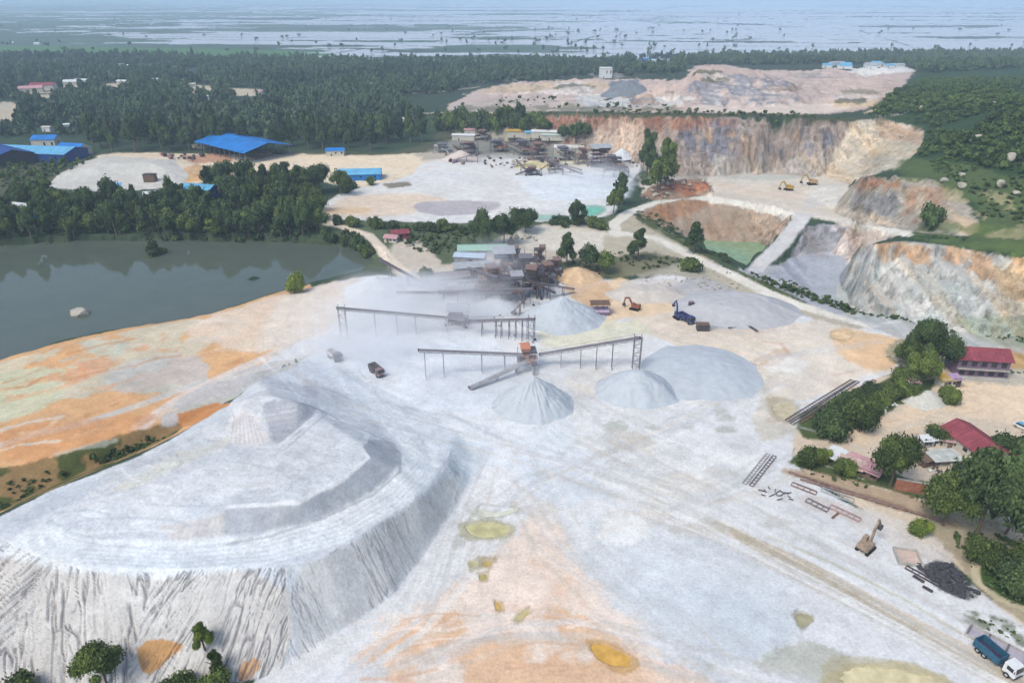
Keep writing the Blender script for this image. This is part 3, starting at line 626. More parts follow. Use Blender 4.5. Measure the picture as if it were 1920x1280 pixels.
# quarry beyond
paint([(830,215),(850,190),(900,165),(1000,150),(1150,148),(1280,150),(1300,125),(1340,118),(1400,130),(1500,132),(1600,125),(1720,130),(1710,150),(1650,190),(1600,215),(1440,214),(1200,210),(1000,208)], (200,180,172), 3, 6)
paint([(850,190),(1000,180),(1200,180),(1280,200),(1200,208),(1000,206),(840,214)], (190,176,168), 3, 6, .9)
paint([(900,165),(1000,155),(1140,150),(1150,168),(1000,175),(900,180)], (204,182,156), 3, 6, .9)
paint([(1080,180),(1280,184),(1280,200),(1100,200)], (198,204,206), 3, 6, .7)
paint([(840,205),(1000,200),(1000,214),(840,216)], (120,110,90), 3, 6, .5, patch=(12, .05, .1, 221))
paint([(1285,165),(1318,138),(1360,132),(1410,146),(1470,150),(1500,170),(1490,198),(1400,200),(1290,198)], (144,144,152), 3, 9, .9, patch=(12, -.25, .15, 231), kind=WALL)
paint([(1140,158),(1165,150),(1195,150),(1215,170),(1200,178),(1150,176)], (128,134,142), 3, 2)
paint([(1300,195),(1480,196),(1600,190),(1700,160),(1600,212),(1400,212),(1290,208)], (222,206,194), 3, 5, .8)
paint([(1580,128),(1700,126),(1720,134),(1620,142)], (230,228,226), 2, 4, .9); paint([(1550,190),(1650,188),(1640,200),(1560,202)], (214,186,146), 3, 4, .7)
paint([(1470,140),(1640,140),(1560,180),(1500,180)], (186,172,166), 5, 8, .5, patch=(16, .05, .1, 232))
stroke([(870,177),(1000,174),(1130,178),(1300,186)], 4, (224,216,206), 1.2, .9, 1, ROAD)
stroke([(770,214),(860,210),(1000,212)], 4, (222,206,186), 1.2, .9, 1, ROAD)
stroke([(770,175),(830,172),(900,163)], 5, (206,196,180), 1.2, .8)
# green hill
paint([(1735,236),(1690,232),(1640,222),(1620,212),(1650,195),(1700,160),(1720,135),(1740,100),(2400,90),(2400,520),(1960,484),(1850,472),(1780,459),(1700,450),(1720,440),(1835,446),(1840,410),(1800,360),(1775,338),(1700,330),(1680,320),(1730,275)], (56,78,52), 2, 4, 1, HILL)
paint([(1660,330),(1700,290),(1760,300),(1900,330),(2000,380),(2000,480),(1850,470),(1720,448),(1835,446),(1840,400),(1790,345)], (90,106,66), 8, 11, .8)
paint([(1780,360),(1960,370),(1960,450),(1860,440)], (176,166,130), 6, 8, .6, patch=(7, .12, .1, 241))
paint([(1730,400),(1860,425),(1960,430),(1960,484),(1780,460),(1700,450)], (98,116,66), 5, 6, .7, patch=(6, -.1, .15, 242))
paint([(1720,150),(1850,150),(1960,160),(1960,190),(1800,190)], (84,112,66), 5, 5, .7)
stroke([(1620,212),(1660,200),(1700,195),(1740,183),(1765,178)], 3, (208,196,168), 1.2, .9, 1, ROAD)
stroke([(1640,218),(1690,214),(1730,195),(1750,186)], 2.5, (196,190,176), 1.2, .8)
stroke([(1840,172),(1880,185),(1900,192)], 3, (190,178,160), 1.2, .7)
# village side, right foreground
paint([(1480,870),(1500,800),(1560,740),(1690,690),(1800,660),(1990,680),(1990,1210),(1900,1160),(1800,1060),(1760,1030),(1600,950)], (222,204,182), 4, 5)
paint([(1490,790),(1540,750),(1640,720),(1700,690),(1760,700),(1740,740),(1680,770),(1600,800),(1520,830)], (84,98,60), 3, 5)
paint([(1660,650),(1700,630),(1780,640),(1790,690),(1700,690),(1670,680)], (170,160,130), 4, 6)
paint([(1790,700),(1990,720),(1990,830),(1920,800),(1860,790),(1780,770),(1700,790),(1640,830),(1560,840),(1600,800),(1700,760),(1780,730)], (236,212,184), 5, 6, .9)
paint([(1870,652),(1990,680),(1990,700),(1870,690)], (196,160,104), 4, 6, .9)
paint([(1780,680),(1990,700),(1990,730),(1880,720),(1790,710)], (190,184,170), 4, 7, .8)
paint([(1490,850),(1560,850),(1640,860),(1700,900),(1760,900),(1800,960),(1720,930),(1640,910),(1540,890),(1480,870)], (92,104,66), 3, 5)
paint([(1470,875),(1560,890),(1700,930),(1800,970),(1810,1000),(1700,960),(1560,910),(1470,890)], (184,160,134), 4, 5, .85)
paint([(1480,880),(1700,950),(1800,985),(1795,992),(1690,960),(1480,892)], (140,112,88), 2, 4, .6)
paint([(1500,920),(1620,950),(1740,990),(1800,1040),(1760,1060),(1600,980),(1490,940)], (216,208,202), 4, 6, .8)
paint([(1700,960),(1850,880),(1990,900),(1990,1200),(1850,1120),(1790,1040)], (150,140,112), 5, 6, .7)
paint([(1870,960),(1990,950),(1990,1000),(1890,1010)], (204,188,172), 4, 6, .8)
paint([(1830,1050),(1860,1030),(1990,1020),(1990,1160),(1880,1130),(1840,1090)], (70,96,48), 3, 3)
stroke([(1870,1030),(1828,1062),(1832,1090),(1870,1120),(1990,1170)], 1.6, (206,194,166), 1.5, .9, 1)
paint([(1780,1140),(1860,1150),(1930,1180),(1930,1215),(1860,1190),(1790,1160)], (96,104,70), 3, 5, .8, patch=(3, -.1, .15, 251))
paint([(1715,1058),(1780,1052),(1830,1110),(1810,1128),(1740,1092)], (84,84,90), 3, 5, .9)
# track along the right edge of the yard
stroke([(1150,900),(1280,960),(1400,1020),(1520,1080),(1700,1180),(1860,1270),(2000,1350)], 8, (230,228,226), 6, .6)
stroke([(1345,985),(1420,1020),(1520,1065),(1640,1130),(1760,1195),(1860,1250),(1980,1310)], 3.6, (186,172,148), 3, .9, 3.5, ROAD)
stroke([(1440,1022),(1560,1078),(1700,1150),(1800,1205),(1990,1300)], .7, (214,190,160), 2, .8)
stroke([(1440,1005),(1560,1055),(1700,1125),(1800,1185)], .8, (196,190,160), 2, .7)
stroke([(1470,985),(1600,1050),(1700,1100),(1830,1180)], 1.0, (205,200,205), 2, .6)
rng = random.Random(5)
for k in range(34):      # damp and dry drifts of powder over the open floor
    x_, y_ = rng.uniform(900, 1500), rng.uniform(640, 1000); a_ = rng.uniform(20, 70); b_ = a_*rng.uniform(.2, .45)
    paint([(x_-a_, y_), (x_-a_*.4, y_-b_), (x_+a_*.5, y_-b_*.8), (x_+a_, y_+b_*.3), (x_+a_*.2, y_+b_), (x_-a_*.6, y_+b_*.7)], rng.choice([(212,204,190),(236,228,216),(206,208,210),(240,240,238),(198,194,184)]), 7, 12, rng.uniform(.35, .7))
paint([(1195,372),(1215,350),(1260,338),(1320,332),(1335,352),(1310,368),(1240,376)], (150,124,104), 3, 5, .95, WALL)
paint([(1240,345),(1310,338),(1325,350),(1280,362)], (176,112,82), 4, 8, .7)
paint([(1190,330),(1330,326),(1330,335),(1200,345)], (170,160,150), 3, 5, .7)
for k in range(9):
    xx = 850+k*48; paint([(xx, 200+(k%3)*3), (xx+30, 196), (xx+48, 203), (xx+20, 211)], (96,104,78), 3, 7, .6)
for k in range(12):
    xx = 900+(k*97)%760; yy = 140+(k*31)%62
    if yy < 205: paint([(xx, yy), (xx+50, yy-4), (xx+70, yy+4), (xx+25, yy+7)], [(176,150,140),(226,214,208),(158,152,152),(112,114,92)][k%4], 3, 8, .6)
for k in range(16):
    xx = 900+(k*131)%780; yy = 134+(k*23)%66
    paint([(xx, yy), (xx+30, yy-7), (xx+75, yy-2), (xx+60, yy+6), (xx+15, yy+6)], [(140,138,144),(214,204,198),(160,140,126),(90,98,78)][k%4], 2, 8, .75, kind=WALL)
# bands cut into the rock of the far quarry
for k in range(6): stroke([(1300+k*8, 190-k*8), (1400, 200-k*8), (1490-k*4, 196-k*8)], 2.2, (206,198,194), 2, .5, 3)
# tyre arcs and pushed windrows on the crown of the heap
for a_, (cx_, cy_, rx_, ry_) in enumerate(((180,962,36,9),(180,962,26,6),(150,972,60,16),(330,900,150,30),(360,905,190,44),(400,880,170,40),(300,1000,180,26),(270,1012,150,18),(240,990,120,20))):
    stroke([(cx_+rx_*math.cos(t), cy_+ry_*math.sin(t)) for t in np.linspace(.2+a_, .2+a_+4.2, 12)], .3+.25*(a_ % 3), ((190,196,204),(232,234,236))[a_ % 2], 1.5, .55, 1.2)
for k in range(16):
    y_ = 770+k*9; stroke([(300-k*12, y_+60), (420-k*6, y_+12), (560-k*3, y_-12+k*2)], .35, ((196,200,206),(230,232,234),(216,210,198))[k % 3], 1.5, .4, 2)
stroke([(520,838),(560,805),(600,772)], 1.0, (226,228,232), 1.5, .9, 1); stroke([(535,842),(575,806),(612,776)], .5, (180,184,192), 1.5, .8, 1)
paint([(425,790),(450,770),(480,775),(505,820),(480,838),(440,836)], (228,224,224), 4, 5, .9)
for k in range(8): stroke([(440+k*5, 776+abs(k-3)), (432+k*9, 832)], .3, (196,192,196), 1, .6, 1)
# braided ruts down the haul track and over the floor
for k in range(10):
    o_ = -26+k*6; stroke([(1180, 905+o_), (1290, 962+o_), (1420, 1030+o_*.9), (1560, 1102+o_*.8), (1720, 1190+o_*.6), (1900, 1290+o_*.5)], .25+.12*(k % 3), ((204,200,200),(236,234,230),(196,186,170))[k % 3], 1.5, .6, 2)
for k in range(8):
    stroke([(1000+k*6, 800), (1030+k*22, 880), (1120+k*40, 960)], .4, ((206,212,218),(234,236,238))[k % 2], 2, .5, 2)
for k in range(7):
    stroke([(860+k*5, 800+k*4), (780-k*4, 770+k*3), (720, 735+k*4), (660+k*2, 690)], .35, ((198,204,210),(234,236,238))[k % 2], 1.5, .5, 1.5)
stroke([(830,770),(900,805),(960,830)], 1.2, (198,204,212), 2, .7, 3); stroke([(870,990),(900,945),(960,950)], .6, (180,182,178), 2, .7, 3); stroke([(880,940),(930,948),(965,950)], .5, (186,188,180), 2, .7, 2)
flows = [[(980,790),(1000,900),(1060,1010),(1200,1120),(1400,1290)],[(1090,790),(1200,860),(1350,930),(1500,1010),(1750,1150),(1960,1270)],[(640,700),(720,770),(840,800),(980,840),(1150,900),(1350,990)],
 [(1440,720),(1300,790),(1150,850),(1000,900),(900,980),(860,1080)],[(1200,600),(1380,660),(1500,640),(1640,615)],[(560,560),(540,640),(600,700),(680,740)],[(740,1250),(900,1180),(1060,1170),(1300,1240),(1500,1290)],[(900,860),(880,960),(840,1060),(760,1160),(600,1270)],[(1460,870),(1400,900),(1300,930),(1180,900),(1060,860)]]
for k in range(84):
    fl = flows[k % len(flows)]; ox = rng.gauss(0, 34); oy = rng.gauss(0, 22); cv_ = rng.uniform(-30, 30); n_ = len(fl)
    i0_ = rng.choice((0, 0, 1)); pts_ = [(x_+ox+cv_*math.sin(j*1.3), y_+oy+cv_*.4*math.cos(j)) for j, (x_, y_) in enumerate(fl)][i0_:]
    pts_ = [p_ for p_ in pts_ if p_[0] < 1960]
    if len(pts_) > 1: stroke(pts_, rng.uniform(.4, 1.5), rng.choice([(200,202,206),(238,238,238),(210,200,186),(196,197,199)]), 2.5, rng.uniform(.2, .45), 3.5)
for pp, c_, _n in PUD: 
    cx_ = sum(p_[0] for p_ in pp)/len(pp); cy_ = sum(p_[1] for p_ in pp)/len(pp)
    paint([((p_[0]-cx_)*1.35+cx_, (p_[1]-cy_)*1.5+cy_) for p_ in pp], tuple(int(v*.84) for v in c_), 4, 5, .65)
for k in range(46):
    x_, y_ = rng.uniform(-40, 480), rng.uniform(640, 860)
    if y_ < 690-.28*x_ or y_ > 880-.28*x_: continue
    L_ = rng.uniform(30, 150); stroke([(x_, y_), (x_+L_*.5, y_-L_*.12+rng.uniform(-6, 6)), (x_+L_, y_-L_*rng.uniform(.2, .4))], rng.uniform(.4, 2.4), rng.choice([(226,176,134),(206,150,104),(222,214,200),(232,206,178),(196,196,180)]), 2, rng.uniform(.4, .8), 5)
for k in range(40):
    x_, y_ = rng.uniform(1490, 1900), rng.uniform(700, 830); L_ = rng.uniform(30, 120)
    stroke([(x_, y_), (x_+L_*.5, y_-L_*.1+rng.uniform(-8, 8)), (x_+L_, y_-L_*rng.uniform(-.2, .4))], rng.uniform(.2, .6), rng.choice([(224,190,156),(244,228,206),(206,176,146)]), 1.5, rng.uniform(.3, .6), 3)
# wheel tracks over the floor and up the heap
for base in ([(640,700),(690,760),(760,800),(800,840),(790,880),(740,930),(640,990),(500,1030),(330,1045),(150,1035)],):
    for off in (-14,-6,3,11,19):
        stroke([(x_+off*.4, y_+off) for x_, y_ in base], .35, (196,202,210), 1.5, .5, 1)
for k in range(26):
    x0 = rng.uniform(900, 1500); y0 = rng.uniform(700, 1000); dx_ = rng.uniform(60, 260); sl = rng.uniform(.25, .6)
    stroke([(x0, y0), (x0+dx_*.5, y0+dx_*.5*sl+rng.uniform(-8, 8)), (x0+dx_, y0+dx_*sl)], rng.uniform(.3, .8), rng.choice([(206,208,212),(238,238,240),(214,206,196)]), 2, .55, 1)
for k in range(14):
    y0 = rng.uniform(1150, 1280); x0 = rng.uniform(650, 1100)
    stroke([(x0, y0), (x0+60, y0-10+rng.uniform(-10, 10)), (x0+140, y0-14+rng.uniform(-20, 20))], rng.uniform(.3, .9), rng.choice([(220,180,150),(244,228,216)]), 2, .6, 1)
# broad mottling everywhere
_a = vx*.80-vy*.6; _b = vx*.6+vy*.80
flr = (KIND == GROUND) | (KIND == HEAP)
mot = 1+.08*fbm(vx/22, vy/22, 301, 4)+.07*fbm(vx/3.2, vy/3.2, 311, 3)+.05*fbm(vx/.9, vy/.9, 321, 2)+flr*(.09*fbm(_a/26+fbm(vx/30, vy/30, 305, 2), _b/2.6, 302, 4)+.05*fbm(_a/3, _b/19, 303, 3))
# scattered stains of silt and clay over the open floor
_st = sst(.30, .52, fbm(vx/7, vy/5, 351, 4))*sst(.05, .3, fbm(vx/45, vy/45, 355, 2))*(KIND == GROUND)*(VZC < 420)
COLR = COLR*(1-.28*_st[:, None])+COLR*np.array([.80, .72, .58])*.28*_st[:, None]
rock_m = (KIND == WALL)
_sx = vx+.45*vz_*(vx > 120)
mot = mot+rock_m*(.30*fbm(_sx/2.6, vz_/13, 331, 4)+.22*fbm(_sx/9, vz_/5, 337, 3)+.14*fbm(vx/1.4, vy/1.4, 335, 3))
_os = sst(.12, .45, fbm(_sx/5, vz_/16, 341, 3))*rock_m
COLR *= 1+_os[:, None]*np.array([.09, -.01, -.12])
COLR *= mot[:, None]
tint = fbm(vx/31, vy/31, 341, 3)[:, None]*.035
COLR *= 1+tint*np.array([1, .1, -1.0])
COLR = COLR*(1-rill[:, None]*.62)+alb((128,122,126))*rill[:, None]*.62  # rill grooves darkened, their shade painted into the ground colour
COLR = np.clip(COLR, .015, .86)
# steep ground that carries no other name reads as quarry wall only where it is painted so
FK = KIND.reshape(NA, NR)
vid = np.arange(N).reshape(NA, NR)
q = np.stack([vid[:-1, :-1], vid[1:, :-1], vid[1:, 1:], vid[:-1, 1:]], -1).reshape(-1, 4)
fk = FK[:-1, :-1].ravel()
names = {GROUND: 'ground', ROAD: 'dirt_road', HEAP: 'spoil_heap', WALL: 'quarry_wall', HILL: 'hillside', FIELD: 'fields'}
pos = np.stack([vx, vy, vz_], 1)
gxn = pos.reshape(NA, NR, 3); du = np.gradient(gxn, axis=0); dv = np.gradient(gxn, axis=1)
nrm = np.cross(du.reshape(-1, 3), dv.reshape(-1, 3)); nrm /= np.linalg.norm(nrm, axis=1)[:, None]+1e-12; nrm[nrm[:, 2] < 0] *= -1
for kk, nm in names.items():
    fq = q[fk == kk]
    if not len(fq): continue
    used = np.unique(fq); rem = np.full(N, -1, np.int64); rem[used] = np.arange(len(used)); fq = rem[fq]
    me = bpy.data.meshes.new(nm)
    me.vertices.add(len(used)); me.vertices.foreach_set('co', pos[used].astype(np.float32).ravel())
    me.loops.add(fq.size); me.loops.foreach_set('vertex_index', fq[:, ::1].ravel().astype(np.int32))
    me.polygons.add(len(fq)); me.polygons.foreach_set('loop_start', np.arange(0, fq.size, 4, dtype=np.int32))
    me.polygons.foreach_set('use_smooth', np.ones(len(fq), bool))
    ca = me.attributes.new('Col', 'FLOAT_COLOR', 'POINT')
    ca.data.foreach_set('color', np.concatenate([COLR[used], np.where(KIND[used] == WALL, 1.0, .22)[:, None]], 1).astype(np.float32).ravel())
    me.update(calc_edges=True)
    me.normals_split_custom_set_from_vertices(nrm[used].astype(np.float32))
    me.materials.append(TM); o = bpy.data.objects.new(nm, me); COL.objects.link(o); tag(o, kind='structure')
# ------------------------------------------------------------------ mesh builder
class MB:
    def __init__(s): s.v = []; s.f = []
    def add(s, v, f):
        k = len(s.v); s.v += [tuple(map(float, p)) for p in v]; s.f += [tuple(i+k for i in q_) for q_ in f]; return s
    def box(s, cx, cy, cz, sx, sy, sz, rz=0, taper=1.0):
        """cz = bottom"""
        c, n_ = math.cos(rz), math.sin(rz); v = []
        for z, t in ((cz, 1), (cz+sz, taper)):
            for a, b in ((-1, -1), (1, -1), (1, 1), (-1, 1)):
                x, y = a*sx/2*t, b*sy/2*t; v.append((cx+x*c-y*n_, cy+x*n_+y*c, z))
        return s.add(v, [(0,3,2,1),(4,5,6,7),(0,1,5,4),(1,2,6,5),(2,3,7,6),(3,0,4,7)])
    def beam(s, a, b, w, h=None):
        h = h or w; a = Vector(a); b = Vector(b); d = (b-a)
        if d.length < 1e-6: return s
        d.normalize(); up = Vector((0, 0, 1)) if abs(d.z) < .95 else Vector((1, 0, 0))
        r = d.cross(up).normalized()*w/2; u = r.cross(d).normalized()*h/2
        v = [a-r-u, a+r-u, a+r+u, a-r+u, b-r-u, b+r-u, b+r+u, b-r+u]
        return s.add(v, [(0,1,2,3),(4,7,6,5),(0,4,5,1),(1,5,6,2),(2,6,7,3),(3,7,4,0)])
    def cyl(s, a, b, r, n=10, r2=None):
        a = Vector(a); b = Vector(b); d = (b-a).normalized(); up = Vector((0, 0, 1)) if abs(d.z) < .95 else Vector((1, 0, 0))
        p = d.cross(up).normalized(); q_ = p.cross(d); r2 = r if r2 is None else r2; v = []
        for c, rr in ((a, r), (b, r2)):
            for k in range(n):
                t = 2*math.pi*k/n; v.append(c+(p*math.cos(t)+q_*math.sin(t))*rr)
        f = [(k, (k+1) % n, n+(k+1) % n, n+k) for k in range(n)]+[tuple(range(n-1, -1, -1)), tuple(range(n, 2*n))]
        return s.add(v, f)
    def prism(s, poly, axis_len, y0=None):
        """profile in x,z extruded along y, centred"""
        n = len(poly); y0 = -axis_len/2 if y0 is None else y0
        v = [(p[0], y0, p[1]) for p in poly]+[(p[0], y0+axis_len, p[1]) for p in poly]
        f = [(k, (k+1) % n, n+(k+1) % n, n+k) for k in range(n)]+[tuple(range(n-1, -1, -1)), tuple(range(n, 2*n))]
        return s.add(v, f)
    def sheet(s, pts, th):
        """thick sheet: quad pts extruded along z"""
        v = [(p[0], p[1], p[2]) for p in pts]+[(p[0], p[1], p[2]+th) for p in pts]
        n = len(pts); f = [(k, (k+1) % n, n+(k+1) % n, n+k) for k in range(n)]+[tuple(range(n-1, -1, -1)), tuple(range(n, 2*n))]
        return s.add(v, f)
    def build(s, name, mat, parent=None, smooth=False, loc=None, bevel=0):
        me = bpy.data.meshes.new(name); me.from_pydata(s.v, [], s.f)
        bm = bmesh.new(); bm.from_mesh(me); bmesh.ops.recalc_face_normals(bm, faces=bm.faces)
        if bevel: bmesh.ops.bevel(bm, geom=bm.edges[:], offset=bevel, segments=2, affect='EDGES', profile=.5)
        bm.to_mesh(me); bm.free()
        if smooth: me.polygons.foreach_set('use_smooth', [True]*len(me.polygons))
        me.materials.append(mat); o = bpy.data.objects.new(name, me); COL.objects.link(o)
        if parent: o.parent = parent
        if loc: o.location = loc
        return o
def empty(name, loc, rz=0, label=None, cat=None, group=None):
    o = bpy.data.objects.new(name, None); COL.objects.link(o); o.location = loc; o.rotation_euler = (0, 0, rz); o.empty_display_size = .5
    return tag(o, label, cat, group)
def dup(o, parent=None, label=None):
    c = o.copy(); COL.objects.link(c); c.parent = parent
    for ch in list(KIDS.get(o.name, [])): dup(ch, c)
    if label: c['label'] = label
    return c
KIDS = {}
def reg(root, *ch): KIDS[root.name] = list(ch)
def g3(px, py): return Vector(G(px, py))
def ang(a, b):
    """world heading between two ground points given in photograph pixels"""
    p, q_ = g3(*a), g3(*b); return math.atan2(q_.y-p.y, q_.x-p.x)
MAT = {}
def M(name, *a, **k):
    if name not in MAT: MAT[name] = new_mat(name, *a, **k)
    return MAT[name]
steel = M('grey_steel', (136,128,136), .6, .3, .25, .8); rust = M('rusty_steel', (148,122,114), .85, .1, .3, 1.2); darkm = M('dark_steel', (92,86,92), .7, .2, .2, 1)
dusty = M('dusty_steel', (176,176,182), .9, 0, .2, .6); belt = M('conveyor_belt', (136,132,138), .9, 0, .2, .5); concrete = M('concrete', (188,184,178), .9, 0, .15, .5)
rubber = M('rubber', (38,38,40), .9); glass = M('window_glass', (40,48,56), .15, 0, .1, 1, spec=.6); white = M('white_paint', (232,234,236), .45, 0, .06, 2)
bluep = M('blue_sheet', (34,130,214), .55, 0, .18, .12); bluel = M('light_blue_sheet', (110,184,226), .6, 0, .18, .2); blued = M('dark_blue_sheet', (18,70,150), .5, 0, .15, .3)
redp = M('red_sheet', (152,76,86), .7, 0, .22, .4); pink = M('faded_pink_sheet', (206,160,166), .7, 0, .2, .5); yellowp = M('yellow_paint', (206,170,84), .5, 0, .15, 1)
brick = M('brick_wall', (176,120,100), .9, 0, .2, .8); plaster = M('plaster_wall', (214,208,196), .85, 0, .12, .5); timber = M('timber', (128,108,92), .9, 0, .25, 1)
greyroof = M('grey_sheet', (176,180,186), .55, 0, .15, .4); orangep = M('orange_paint', (214,140,110), .7, 0, .2, .8); purple = M('violet_grey_paint', (132,110,134), .8, 0, .15, .6)
barkm = M('bark', (120,106,92), .95, 0, .3, 3); rockm = M('pale_rock', (190,184,172), .95, 0, .25, .9, bump=.1); darkrock = M('dark_rock', (78,78,84), .95, 0, .3, 1.2, bump=.1)
# ------------------------------------------------------------------ vegetation
def leaf_mat(name, c1, c2):
    m = bpy.data.materials.new(name); m.use_nodes = True; n = m.node_tree; L = n.links; b = n.nodes['Principled BSDF']
    at = n.nodes.new('ShaderNodeAttribute'); at.attribute_name = 'tone'
    oi = n.nodes.new('ShaderNodeObjectInfo')
    ad = n.nodes.new('ShaderNodeMath'); ad.operation = 'MULTIPLY_ADD'; L.new(oi.outputs['Random'], ad.inputs[0]); ad.inputs[1].default_value = .45; L.new(at.outputs['Fac'], ad.inputs[2])
    mx = n.nodes.new('ShaderNodeMix'); mx.data_type = 'RGBA'; mx.clamp_factor = True
    L.new(ad.outputs[0], mx.inputs['Factor']); mx.inputs['A'].default_value = (*lin(c1), 1); mx.inputs['B'].default_value = (*lin(c2), 1)
    L.new(mx.outputs['Result'], b.inputs['Base Color']); b.inputs['Roughness'].default_value = .75; b.inputs['Specular IOR Level'].default_value = .2
    return m
LEAF = leaf_mat('leaves', (52,68,36), (112,130,64)); LEAFD = leaf_mat('dark_leaves', (44,60,40), (90,112,64)); LEAFY = leaf_mat('yellow_green_leaves', (78,100,44), (136,150,66))
def crown_arrays(nl, nq, size, seed, kind='broad', core=True):
    r = np.random.RandomState(seed); V = []; Fq = []; T = []; k = 0
    lobes = []
    for i in range(nl):
        if kind == 'broad':
            a = r.uniform(0, 6.283); e = r.uniform(-.35, 1); rad = (1-max(e, 0)**2*.8)**.5*r.uniform(.25, .68)
            lobes.append((rad*math.cos(a), rad*math.sin(a), .50+.34*e, r.uniform(.15, .42)))
        elif kind == 'tall':
            t = (i+.5)/nl; a = r.uniform(0, 6.283); rad = r.uniform(.1, .6)*(1-t*.6)
            lobes.append((rad*math.cos(a), rad*math.sin(a), .12+.76*t, r.uniform(.26, .42)*(1.05-.45*t)))
        else:
            a = r.uniform(0, 6.283); rad = r.uniform(.1, .62)
            lobes.append((rad*math.cos(a), rad*math.sin(a), r.uniform(.25, .55), r.uniform(.3, .45)))
    vz2 = 1.0 if kind != 'tall' else .55
    for lx, ly, lz, lr in lobes:
        tone = r.uniform(-.1, .55)
        d = r.normal(size=(nq, 3)); d /= np.linalg.norm(d, axis=1)[:, None]; d[:, 2] = np.abs(d[:, 2])*np.where(r.rand(nq) < .25, -1, 1)
        rad = lr*(r.uniform(.6, 1.05, nq)+np.where(r.rand(nq) < .12, .28, 0))
        c = np.stack([lx+d[:, 0]*rad, ly+d[:, 1]*rad, lz+d[:, 2]*rad*vz2*.85], 1)
        nn = d+r.normal(size=(nq, 3))*.55; nn /= np.linalg.norm(nn, axis=1)[:, None]
        t1 = np.cross(nn, r.normal(size=(nq, 3))); t1 /= np.linalg.norm(t1, axis=1)[:, None]; t2 = np.cross(nn, t1)
        s1 = (size*r.uniform(.45, 1.5, nq))[:, None]; s2 = s1*r.uniform(.5, 1, nq)[:, None]
        q4 = np.stack([c-t1*s1, c-t2*s2, c+t1*s1, c+t2*s2], 1).reshape(-1, 3)
        V.append(q4); Fq.append(np.arange(nq*4).reshape(-1, 4)+k); k += nq*4
        T.append(np.repeat(tone+r.uniform(-.22, .22, nq), 4))
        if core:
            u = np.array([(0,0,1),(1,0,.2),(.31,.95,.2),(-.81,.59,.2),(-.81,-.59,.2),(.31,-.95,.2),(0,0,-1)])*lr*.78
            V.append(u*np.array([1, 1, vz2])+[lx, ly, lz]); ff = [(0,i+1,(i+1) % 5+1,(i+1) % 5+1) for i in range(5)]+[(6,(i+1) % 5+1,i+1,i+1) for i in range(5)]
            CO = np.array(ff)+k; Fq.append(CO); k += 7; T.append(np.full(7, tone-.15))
    return np.concatenate(V), np.concatenate(Fq), np.concatenate(T)
def quads_mesh(name, V, Q, T, mat):
    me = bpy.data.meshes.new(name)
    tri = Q[:, 2] == Q[:, 3]; ln = np.where(tri, 3, 4)
    li = Q.ravel() if not tri.any() else np.concatenate([Q[i][:ln[i]] for i in range(len(Q))]) if len(Q) < 20000 else None
    if li is None:
        msk = np.ones(Q.shape, bool); msk[:, 3] = ~tri; li = Q[msk]
    st = np.concatenate([[0], np.cumsum(ln)[:-1]])
    me.vertices.add(len(V)); me.vertices.foreach_set('co', V.astype(np.float32).ravel())
    me.loops.add(len(li)); me.loops.foreach_set('vertex_index', li.astype(np.int32))
    me.polygons.add(len(Q)); me.polygons.foreach_set('loop_start', st.astype(np.int32))
    a = me.attributes.new('tone', 'FLOAT', 'POINT'); a.data.foreach_set('value', T.astype(np.float32))
    me.update(calc_edges=True); me.materials.append(mat); return me
def trunk_mesh(h, r, seed, limbs=3):
    m = MB(); rg = random.Random(seed); a = Vector((0, 0, -.3)); b = Vector((rg.uniform(-.04, .04)*h, rg.uniform(-.04, .04)*h, h*.55))
    m.cyl(a, b, r, 7, r*.7)
    for k in range(limbs):
        t = rg.uniform(0, 6.28); e = b+Vector((math.cos(t)*h*.22, math.sin(t)*h*.22, h*rg.uniform(.2, .36))); m.cyl(b-Vector((0, 0, .1*h)), e, r*.5, 5, r*.15)
    me = bpy.data.meshes.new('trunk'); me.from_pydata(m.v, [], m.f); me.materials.append(barkm); return me
CR = {}
def crown_mesh(kind, lod, var, mat):
    key = (kind, lod, var, mat.name)
    if key not in CR:
        nl, nq, sz = {('broad', 0): (20, 620, .034), ('broad', 1): (12, 200, .058), ('broad', 2): (8, 45, .12), ('tall', 0): (15, 420, .040), ('tall', 1): (10, 150, .07), ('tall', 2): (8, 32, .14), ('bush', 0): (12, 460, .042), ('bush', 1): (7, 140, .075), ('bush', 2): (5, 30, .16)}[(kind, lod)]
        CR[key] = quads_mesh('crown', *crown_arrays(nl, nq, sz, (sum(map(ord, kind))*7+lod*31+var*101) % 9973, kind), mat)
    return CR[key]
TR = {}
